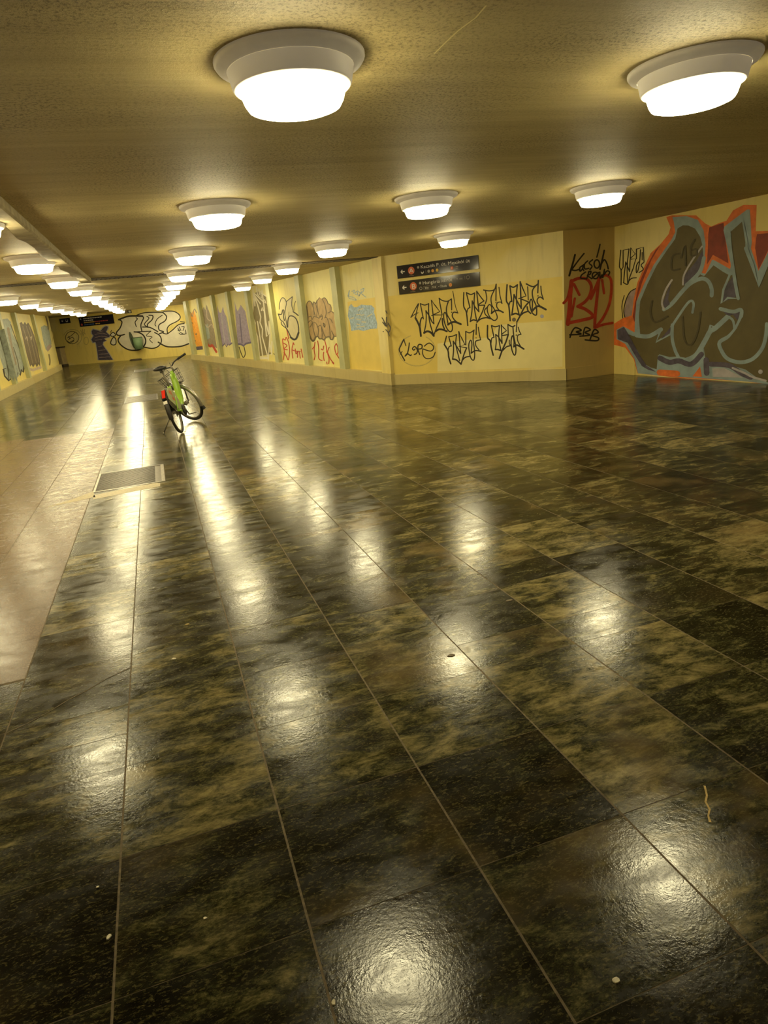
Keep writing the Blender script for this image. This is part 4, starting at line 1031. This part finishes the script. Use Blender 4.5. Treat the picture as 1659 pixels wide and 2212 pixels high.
p = FARW.hit(130, 786, .25)
t = tag(empty('cabinet', (p.x, p.y, gz(p.y))), 'low tan cabinet with a dark top in the far left corner', 'cabinet')
bm = bmesh.new(); box(bm, (-.32, -.2, .02), (.32, .2, .93)); bmesh.ops.bevel(bm, geom=bm.edges[:], offset=.012, affect='EDGES'); link('body', bm, M['cabinet'], t)
bm = bmesh.new(); box(bm, (-.36, -.24, .93), (.36, .22, 1.0)); link('top', bm, M['cabtop'], t)
bm = bmesh.new(); box(bm, (-.28, -.215, .08), (-.01, -.2, .86)); link('door', bm, M['cabinet'], t)
bm = bmesh.new(); box(bm, (.01, -.215, .08), (.28, -.2, .86)); link('door', bm, M['cabinet'], t)
bm = bmesh.new(); box(bm, (-.33, -.21, 0), (.33, .21, .10)); link('plinth', bm, M['cabtop'], t)

FROT = math.atan2(FARW.u.y, FARW.u.x)
for o in COL.objects:
    if o.name in ('litter_bin', 'cabinet'): o.rotation_euler = (0, 0, FROT)
# ------------------------------------------------------------------ litter on the slabs
def flake(x, y, r, label, cat='litter', mt='chip', n=8, el=1.0, rot=0.0, name='litter_flake'):
    bm = bmesh.new(); lo = []; hi = []
    for i in range(n):
        a = 2*math.pi*i/n; rr = r*random.uniform(.75, 1.15)
        px, py = rr*math.cos(a)*el, rr*math.sin(a)/el
        px, py = px*math.cos(rot)-py*math.sin(rot), px*math.sin(rot)+py*math.cos(rot)
        lo.append(bm.verts.new((px, py, 0))); hi.append(bm.verts.new((px*.88, py*.88, .0022+random.uniform(0, .0012))))
    bm.faces.new(list(reversed(lo))); bm.faces.new(hi)
    for i in range(n): bm.faces.new((lo[i], lo[(i+1) % n], hi[(i+1) % n], hi[i]))
    o = link(name, bm, M[mt]); o.location = (x, y, 0); tag(o, label, cat)
flake(-.385, 1.562, .0075, 'pale litter flake beside the second long floor joint at the lower left', el=1.25, rot=.9)
flake(-.14, 1.515, .0052, 'tiny pale flake amid a dark slab in the lower left of the floor', el=1.1)
flake(.122, 1.16, .0065, 'pale flake of litter lying on a long floor joint at the bottom of the picture', el=1.2, rot=1.2)
flake(.733, .957, .0085, 'roundish pale flake of litter on the slab at the bottom right', el=1.05)
flake(-.172, 3.08, .010, 'small white flake of litter on the dark slabs behind the near lamp reflections', el=1.3)
flake(-.425, 1.752, .0045, 'tiny pale crumb of litter above the larger flake in the lower left', el=1.1)
flake(-.09, 3.45, .009, 'tan crumb of litter left of the third long floor joint', el=1.5, mt='leaf')
flake(1.01, 2.475, .014, 'small dark leaf bit lying in a bright lamp reflection', 'leaf', 'brownspray', el=1.3, name='leaf_scrap')
flake(1.51, 2.85, .016, 'dark leaf bit on the right of the floor beside a soft lamp reflection', 'leaf', 'brownspray', el=1.5, name='leaf_scrap')

# ------------------------------------------------------------------ hire bicycle
rc = Vector((.195, 10.57, 0)); fc = Vector((.43, 11.66, 0))
head = math.atan2(fc.y-rc.y, fc.x-rc.x)
L = (fc-rc).length
LEAN = math.radians(10.5)
bike = tag(empty('bicycle'), 'green city hire bicycle leaning on its kickstand in the middle of the passage', 'bicycle')
BM = Matrix.Translation(rc) @ Matrix.Rotation(head, 4, 'Z') @ Matrix.Rotation(-LEAN, 4, 'X') @ Matrix.Translation((0, 0, .004))
bike.matrix_world = BM
R_ = .335
ST = math.radians(51)                         # the bars are turned far to the left
HA = math.radians(20)                         # head tube rake
hub_f = Vector((L, 0, R_))
axis = Vector((-math.sin(HA), 0, math.cos(HA)))
crown = hub_f + axis*.38 + Vector((-.045, 0, 0))
SM = Matrix.Translation(hub_f) @ Matrix.Rotation(ST, 4, axis) @ Matrix.Translation(-hub_f)

def wheel(name, mtx, c):
    T = mtx @ Matrix.Translation(c)
    bm = bmesh.new(); torus(bm, R_-.02, .021, 56, 10, T); w_ = link(name, bm, M['rubber'], bike, True)
    bm = bmesh.new(); torus(bm, R_-.047, .012, 56, 8, T); link('rim', bm, M['bikegrey'], w_, True)
    bm = bmesh.new()
    for i in range(28):
        a = 2*math.pi*i/28; s_ = 1 if i % 2 else -1; da = .22*(1 if (i//2) % 2 else -1)
        tube(bm, [T @ Vector((.025*math.cos(a+da), s_*.028, .025*math.sin(a+da))), T @ Vector(((R_-.055)*math.cos(a), 0, (R_-.055)*math.sin(a)))], .0014, 4)
    link('spokes', bm, M['silver'], w_)
    bm = bmesh.new(); tube(bm, [T @ Vector((0, -.055, 0)), T @ Vector((0, -.03, 0)), T @ Vector((0, -.029, 0)), T @ Vector((0, .029, 0)), T @ Vector((0, .03, 0)), T @ Vector((0, .055, 0))], [.012, .012, .034, .034, .012, .012], 16); link('hub', bm, M['bikegrey'], w_, True)
    return w_
I4 = Matrix.Identity(4)
wheel('rear_wheel', I4, Vector((0, 0, R_)))
wheel('front_wheel', SM, hub_f)

# frame: one low, deep step-through beam from the head to the bottom bracket, seat tube, stays
bb = Vector((.46, 0, .29)); headlow = crown; headtop = crown + axis*.19
def beam(bm, pts, wid, dep):
    """oval-ish beam; wid sideways, dep in the plane of the bike"""
    pts = [Vector(p) for p in pts]; rings = []
    for i, p in enumerate(pts):
        t_ = (pts[min(i+1, len(pts)-1)]-pts[max(i-1, 0)]).normalized(); up = Vector((0, 1, 0)).cross(t_)
        rings.append([bm.verts.new(p + Vector((0, 1, 0))*wid[i]*math.cos(a) + up*dep[i]*math.sin(a)) for a in [2*math.pi*k/16 for k in range(16)]])
    for a, c_ in zip(rings, rings[1:]):
        for k_ in range(16): bm.faces.new((a[k_], a[(k_+1) % 16], c_[(k_+1) % 16], c_[k_]))
    bm.faces.new(list(reversed(rings[0]))); bm.faces.new(rings[-1])
bm = bmesh.new()
beam(bm, [headtop+Vector((-.01, 0, -.02)), crown*.6+headtop*.4+Vector((-.05, 0, -.05)), Vector((.80, 0, .52)), Vector((.66, 0, .38)), Vector((.53, 0, .31)), Vector((.42, 0, .28))], [.042, .05, .055, .054, .05, .042], [.055, .085, .08, .07, .06, .05])
beam(bm, [bb, Vector((.36, 0, .52)), Vector((.30, 0, .70))], [.028, .026, .026], [.032, .03, .028])
bmesh.ops.recalc_face_normals(bm, faces=bm.faces)
frame = link('frame', bm, M['bikegreen'], bike, True)
bm = bmesh.new()
for s_ in (-1, 1):
    tube(bm, [bb+Vector((-.03, s_*.04, 0)), Vector((.2, s_*.062, .31)), Vector((0, s_*.065, R_))], .012, 8)
    tube(bm, [Vector((.33, s_*.03, .60)), Vector((.16, s_*.058, .47)), Vector((0, s_*.065, R_))], .009, 8)
link('rear_stays', bm, M['bikegreen'], frame, True)
bm = bmesh.new(); tube(bm, [crown-axis*.02, headtop+axis*.02], .026, 14); link('head_tube', bm, M['bikegreen'], frame, True)
# fork, stem, bars (turned with the steering)
bm = bmesh.new()
for s_ in (-1, 1):
    tube(bm, [SM @ (hub_f+Vector((0, s_*.058, 0))), SM @ (hub_f+axis*.2+Vector((-.03, s_*.058, 0))), SM @ (hub_f+axis*.36+Vector((-.045, s_*.05, 0)))], .013, 8)
tube(bm, [SM @ (hub_f+axis*.36+Vector((-.045, -.055, 0))), SM @ (hub_f+axis*.38+Vector((-.045, 0, 0))), SM @ (hub_f+axis*.36+Vector((-.045, .055, 0)))], .016, 8)
link('fork', bm, M['bikegrey'], bike, True)
st0 = headtop+axis*.0; st1 = headtop+axis*.06
clamp = st1+axis*.02+Vector((.02, 0, 0))
bm = bmesh.new(); tube(bm, [SM @ st0, SM @ st1, SM @ clamp], [.017, .017, .024], 12); link('stem', bm, M['bikegrey'], bike, True)
def bar(y): 
    a = abs(y)
    return SM @ (clamp + Vector((-.16*max(0, a-.1)/.2*(.8 if a > .1 else 0), y, .045*min(1, a/.12))))
bm = bmesh.new(); tube(bm, [bar(v) for v in (-.29, -.22, -.15, -.1, -.05, 0, .05, .1, .15, .22, .29)], .0115, 10)
hb = link('handlebar', bm, M['bikeblack'], bike, True)
for s_ in (-1, 1):
    bm = bmesh.new(); tube(bm, [bar(s_*v) for v in (.17, .2, .24, .28, .30)], [.018, .019, .017, .018, .02], 10); link('grip', bm, M['rubber'], hb, True)
    bm = bmesh.new(); tube(bm, [bar(s_*.15)+Vector((.02, 0, -.01)), bar(s_*.19)+Vector((.05, 0, -.03)), bar(s_*.26)+Vector((.055, 0, -.04))], .006, 6); link('brake_lever', bm, M['silver'], hb, True)
bm = bmesh.new(); tube(bm, [bar(.08)+Vector((0, 0, .0)), SM @ (clamp+Vector((.08, .06, .05))), SM @ (clamp+Vector((.09, 0, -.10))), SM @ (crown+Vector((.05, 0, .02)))], .004, 6)
tube(bm, [bar(-.09), SM @ (clamp+Vector((.07, -.08, .06))), SM @ (clamp+Vector((.08, -.02, -.12))), SM @ (crown+Vector((.04, .01, .0)))], .004, 6); link('cables', bm, M['bikeblack'], hb, True)
# wire basket ahead of the bars
def bk(x, y, z): return SM @ (headtop + Vector((.06+x, y, z-.20)))
bm = bmesh.new()
def wire(a, c_, r=.0032): tube(bm, [a, c_], r, 6)
low = lambda x, y: bk(.02+x*.8, y*.78, -.02); up_ = lambda x, y: bk(x, y, .20)
rx, ry = .24, .155
for f_, r in ((up_, .005), (low, .004)):
    cs = [f_(0, -ry), f_(rx, -ry), f_(rx, ry), f_(0, ry)]
    for a, c_ in zip(cs, cs[1:]+cs[:1]): wire(a, c_, r)
for i in range(9):
    y_ = -ry+2*ry*i/8
    wire(low(0, y_), low(rx, y_)); wire(low(rx, y_), up_(rx, y_)); wire(low(0, y_), up_(0, y_))
for i in range(1, 6):
    x_ = rx*i/6
    for s_ in (-1, 1): wire(low(x_, s_*ry), up_(x_, s_*ry))
for h_ in (.33, .66):
    cs = [low(a, b_).lerp(up_(a, b_), h_) for a, b_ in ((0, -ry), (rx, -ry), (rx, ry), (0, ry))]
    for a, c_ in zip(cs, cs[1:]+cs[:1]): wire(a, c_)
wire(bk(0, 0, .19), SM @ (headtop-axis*.03), .010); wire(low(rx*.4, 0), SM @ crown, .008)
link('basket', bm, M['bikeblack'], bike)
bm = bmesh.new(); tube(bm, [bk(rx+.01, 0, .05), bk(rx+.045, 0, .05)], [.03, .034], 14); link('headlight', bm, M['silver'], bike, True)
# saddle and post
sp_top = Vector((.235, 0, .95))
bm = bmesh.new(); tube(bm, [Vector((.31, 0, .66)), sp_top], .0155, 12); link('seat_post', bm, M['bikegrey'], bike, True)
bm = bmesh.new()
rings = []
for x_, w_, z0_, th in [(-.145, .055, .028, .03), (-.13, .085, .036, .045), (-.09, .105, .036, .05), (-.03, .095, .028, .045), (.04, .05, .022, .036), (.10, .03, .02, .03), (.135, .014, .012, .018)]:
    rings.append([bm.verts.new(sp_top+Vector((x_, w_*math.cos(a), z0_+th*math.sin(a)*(.75 if math.sin(a) > 0 else .55)))) for a in [2*math.pi*q/14 for q in range(14)]])
for a, c_ in zip(rings, rings[1:]):
    for q in range(14): bm.faces.new((a[q], a[(q+1) % 14], c_[(q+1) % 14], c_[q]))
bm.faces.new(rings[0]); bm.faces.new(list(reversed(rings[-1]))); bmesh.ops.recalc_face_normals(bm, faces=bm.faces)
sad = link('saddle', bm, M['bikeblack'], bike, True)
bm = bmesh.new()
for s_ in (-1, 1): tube(bm, [sp_top+Vector((-.11, s_*.03, .015)), sp_top+Vector((-.03, s_*.022, -.008)), sp_top+Vector((.09, s_*.015, .012))], .004, 6)
link('saddle_rails', bm, M['silver'], sad)
# mudguards
def guard(bm, mtx, c, a0, a1, r, wdt, n=26):
    T = mtx @ Matrix.Translation(c); rows = []
    for i in range(n+1):
        a = math.radians(a0+(a1-a0)*i/n)
        row = []
        for v, dr in ((-wdt, -.03), (-wdt, -.012), (-wdt*.6, .006), (0, .012), (wdt*.6, .006), (wdt, -.012), (wdt, -.03)):
            row.append(bm.verts.new(T @ Vector(((r+dr)*math.cos(a), v, (r+dr)*math.sin(a)))))
        rows.append(row)
    for a, c_ in zip(rows, rows[1:]):
        for q in range(6): bm.faces.new((a[q], a[q+1], c_[q+1], c_[q]))
bm = bmesh.new(); guard(bm, I4, Vector((0, 0, R_)), 40, 192, R_+.012, .034); rg = link('rear_mudguard', bm, M['bikeblack'], bike, True)
bm = bmesh.new(); guard(bm, SM, hub_f, 62, 205, R_+.012, .030); fg = link('front_mudguard', bm, M['silver'], bike, True)
bm = bmesh.new(); a = math.radians(206); T = SM @ Matrix.Translation(hub_f)
tube(bm, [T @ Vector(((R_+.01)*math.cos(a), 0, (R_+.01)*math.sin(a))), T @ Vector(((R_+.04)*math.cos(math.radians(214)), 0, (R_+.04)*math.sin(math.radians(214))))], [.024, .03], 8); link('mud_flap', bm, M['rubber'], fg)
# skirt panels over the upper rear wheel, grey-green outside
for s_ in (-1, 1):
    bm = bmesh.new(); y_ = s_*.05
    pts = [(-.17, .655), (-.02, .69), (.14, .68), (.30, .585), (.40, .46), (.45, .33), (.40, .25), (.30, .27), (.16, .36), (.0, .44), (-.14, .50), (-.22, .55)]
    o_ = [bm.verts.new((px, y_, pz)) for px, pz in pts]; i_ = [bm.verts.new((px, y_-s_*.012, pz)) for px, pz in pts]
    bm.faces.new(o_); bm.faces.new(list(reversed(i_)))
    for q in range(len(pts)): bm.faces.new((o_[q], o_[(q+1) % len(pts)], i_[(q+1) % len(pts)], i_[q]))
    bmesh.ops.recalc_face_normals(bm, faces=bm.faces)
    sk = link('skirt_guard', bm, M['guard'], bike)
    if s_ == -1:
        mt_ = Matrix.Translation((-.06, y_-.0015, .60)) @ Matrix.Rotation(math.radians(-14), 4, 'Y').inverted() @ Matrix.Rotation(math.pi/2, 4, 'X')
        mt_ = Matrix.Translation((-.08, y_-.0015, .615)) @ Matrix.Rotation(math.radians(16), 4, 'Y') @ Matrix.Rotation(math.pi/2, 4, 'X')
        text_mesh('MOL', .085, mt_, M['redtext'], sk, 'lettering', .003)
        mt_ = Matrix.Translation((.0, y_-.0015, .515)) @ Matrix.Rotation(math.radians(16), 4, 'Y') @ Matrix.Rotation(math.pi/2, 4, 'X')
        text_mesh('bubi', .085, mt_, M['redtext'], sk, 'lettering', .003)
# black coat guards filling the lower part of the wheel sector
for s_ in (-1, 1):
    bm = bmesh.new(); y_ = s_*.042
    pts = [(-.23, .56), (-.19, .60), (-.02, .655), (.14, .655), (.30, .56), (.42, .42), (.43, .27), (.30, .22), (.22, .30), (.10, .29), (.0, .30), (-.09, .39), (-.16, .40), (-.26, .48)]
    o_ = [bm.verts.new((px, y_, pz)) for px, pz in pts]; i_ = [bm.verts.new((px, y_-s_*.006, pz)) for px, pz in pts]
    bm.faces.new(o_); bm.faces.new(list(reversed(i_)))
    for q in range(len(pts)): bm.faces.new((o_[q], o_[(q+1) % len(pts)], i_[(q+1) % len(pts)], i_[q]))
    bmesh.ops.recalc_face_normals(bm, faces=bm.faces)
    link('coat_guard', bm, M['bikeblack'], bike)
# rear light and plate on the mudguard
def rear_pt(deg, r, y_=0): a_ = math.radians(deg); return Vector((r*math.cos(a_), y_, R_+r*math.sin(a_)))
def rear_box(bm, d0, d1, r0, r1, hw):
    v = [[rear_pt(d, r, s_*hw) for s_ in (-1, 1)] for d, r in ((d0, r0), (d0, r1), (d1, r1), (d1, r0))]
    ring_a = [bm.verts.new(q[0]) for q in v]; ring_b = [bm.verts.new(q[1]) for q in v]
    bm.faces.new(ring_a); bm.faces.new(list(reversed(ring_b)))
    for q in range(4): bm.faces.new((ring_a[q], ring_a[(q+1) % 4], ring_b[(q+1) % 4], ring_b[q]))
    bmesh.ops.recalc_face_normals(bm, faces=bm.faces)
bm = bmesh.new(); rear_box(bm, 114, 143, R_+.012, R_+.05, .036); tl = link('tail_light', bm, M['bikeblack'], bike)
bm = bmesh.new(); rear_box(bm, 117, 141, R_+.05, R_+.058, .024); link('red_lens', bm, M['lens'], tl)
bm = bmesh.new(); rear_box(bm, 146, 154, R_+.024, R_+.028, .028); link('sticker', bm, M['sticker'], rg)
# drive
bm = bmesh.new()
tube(bm, [bb+Vector((0, -.07, 0)), bb+Vector((0, .07, 0))], .03, 14); lathe(bm, [(.001, -.012), (.085, -.012), (.095, 0), (.085, .012), (.001, .012)], 28, mat=Matrix.Translation(bb+Vector((0, -.065, 0))) @ Matrix.Rotation(math.pi/2, 4, 'X'))
link('chain_case', bm, M['bikeblack'], bike, True)
for s_, ang in ((-1, -38), (1, 142)):
    d_ = Vector((math.cos(math.radians(ang)), 0, math.sin(math.radians(ang))))
    p0 = bb+Vector((0, s_*.085, 0)); p1 = p0+d_*.17
    bm = bmesh.new(); tube(bm, [p0, p1], [.013, .010], 8); cr = link('crank', bm, M['bikegrey'], bike, True)
    bm = bmesh.new()
    q0 = p1+Vector((0, s_*.015, 0))
    for dx in (-.04, .04): tube(bm, [q0+Vector((dx, 0, 0)), q0+Vector((dx, s_*.09, 0))], .007, 6)
    tube(bm, [q0, q0+Vector((0, s_*.095, 0))], .008, 8)
    for dy in (.0, .09): tube(bm, [q0+Vector((-.045, s_*dy, 0)), q0+Vector((.045, s_*dy, 0))], .007, 6)
    link('pedal', bm, M['bikegrey'], cr, True)
# kickstand on the low (left) side reaching the floor
inv = BM.inverted()
foot = inv @ (rc + Matrix.Rotation(head, 3, 'Z') @ Vector((.14, .30, .012)))
bm = bmesh.new(); tube(bm, [Vector((.06, .06, R_-.02)), foot], .010, 8); tube(bm, [foot+Vector((-.03, 0, 0)), foot+Vector((.03, 0, 0))], .014, 8); link('kickstand', bm, M['bikegrey'], bike, True)

# ------------------------------------------------------------------ world and view
wd = bpy.data.worlds.new('world'); scene.world = wd; wd.use_nodes = True
wd.node_tree.nodes['Background'].inputs['Color'].default_value = (0, 0, 0, 1)
vs = scene.view_settings
vs.view_transform = 'Standard'; vs.look = 'None'; vs.gamma = 1.0; vs.use_curve_mapping = False
vs.exposure = 0.0
cy = scene.cycles
cy.max_bounces = 6; cy.diffuse_bounces = 4; cy.glossy_bounces = 3
cy.use_adaptive_sampling = True; cy.adaptive_threshold = 0.05; cy.use_light_tree = False; cy.adaptive_min_samples = 20
cy.sample_clamp_indirect = 6.0
cy.use_denoising = True
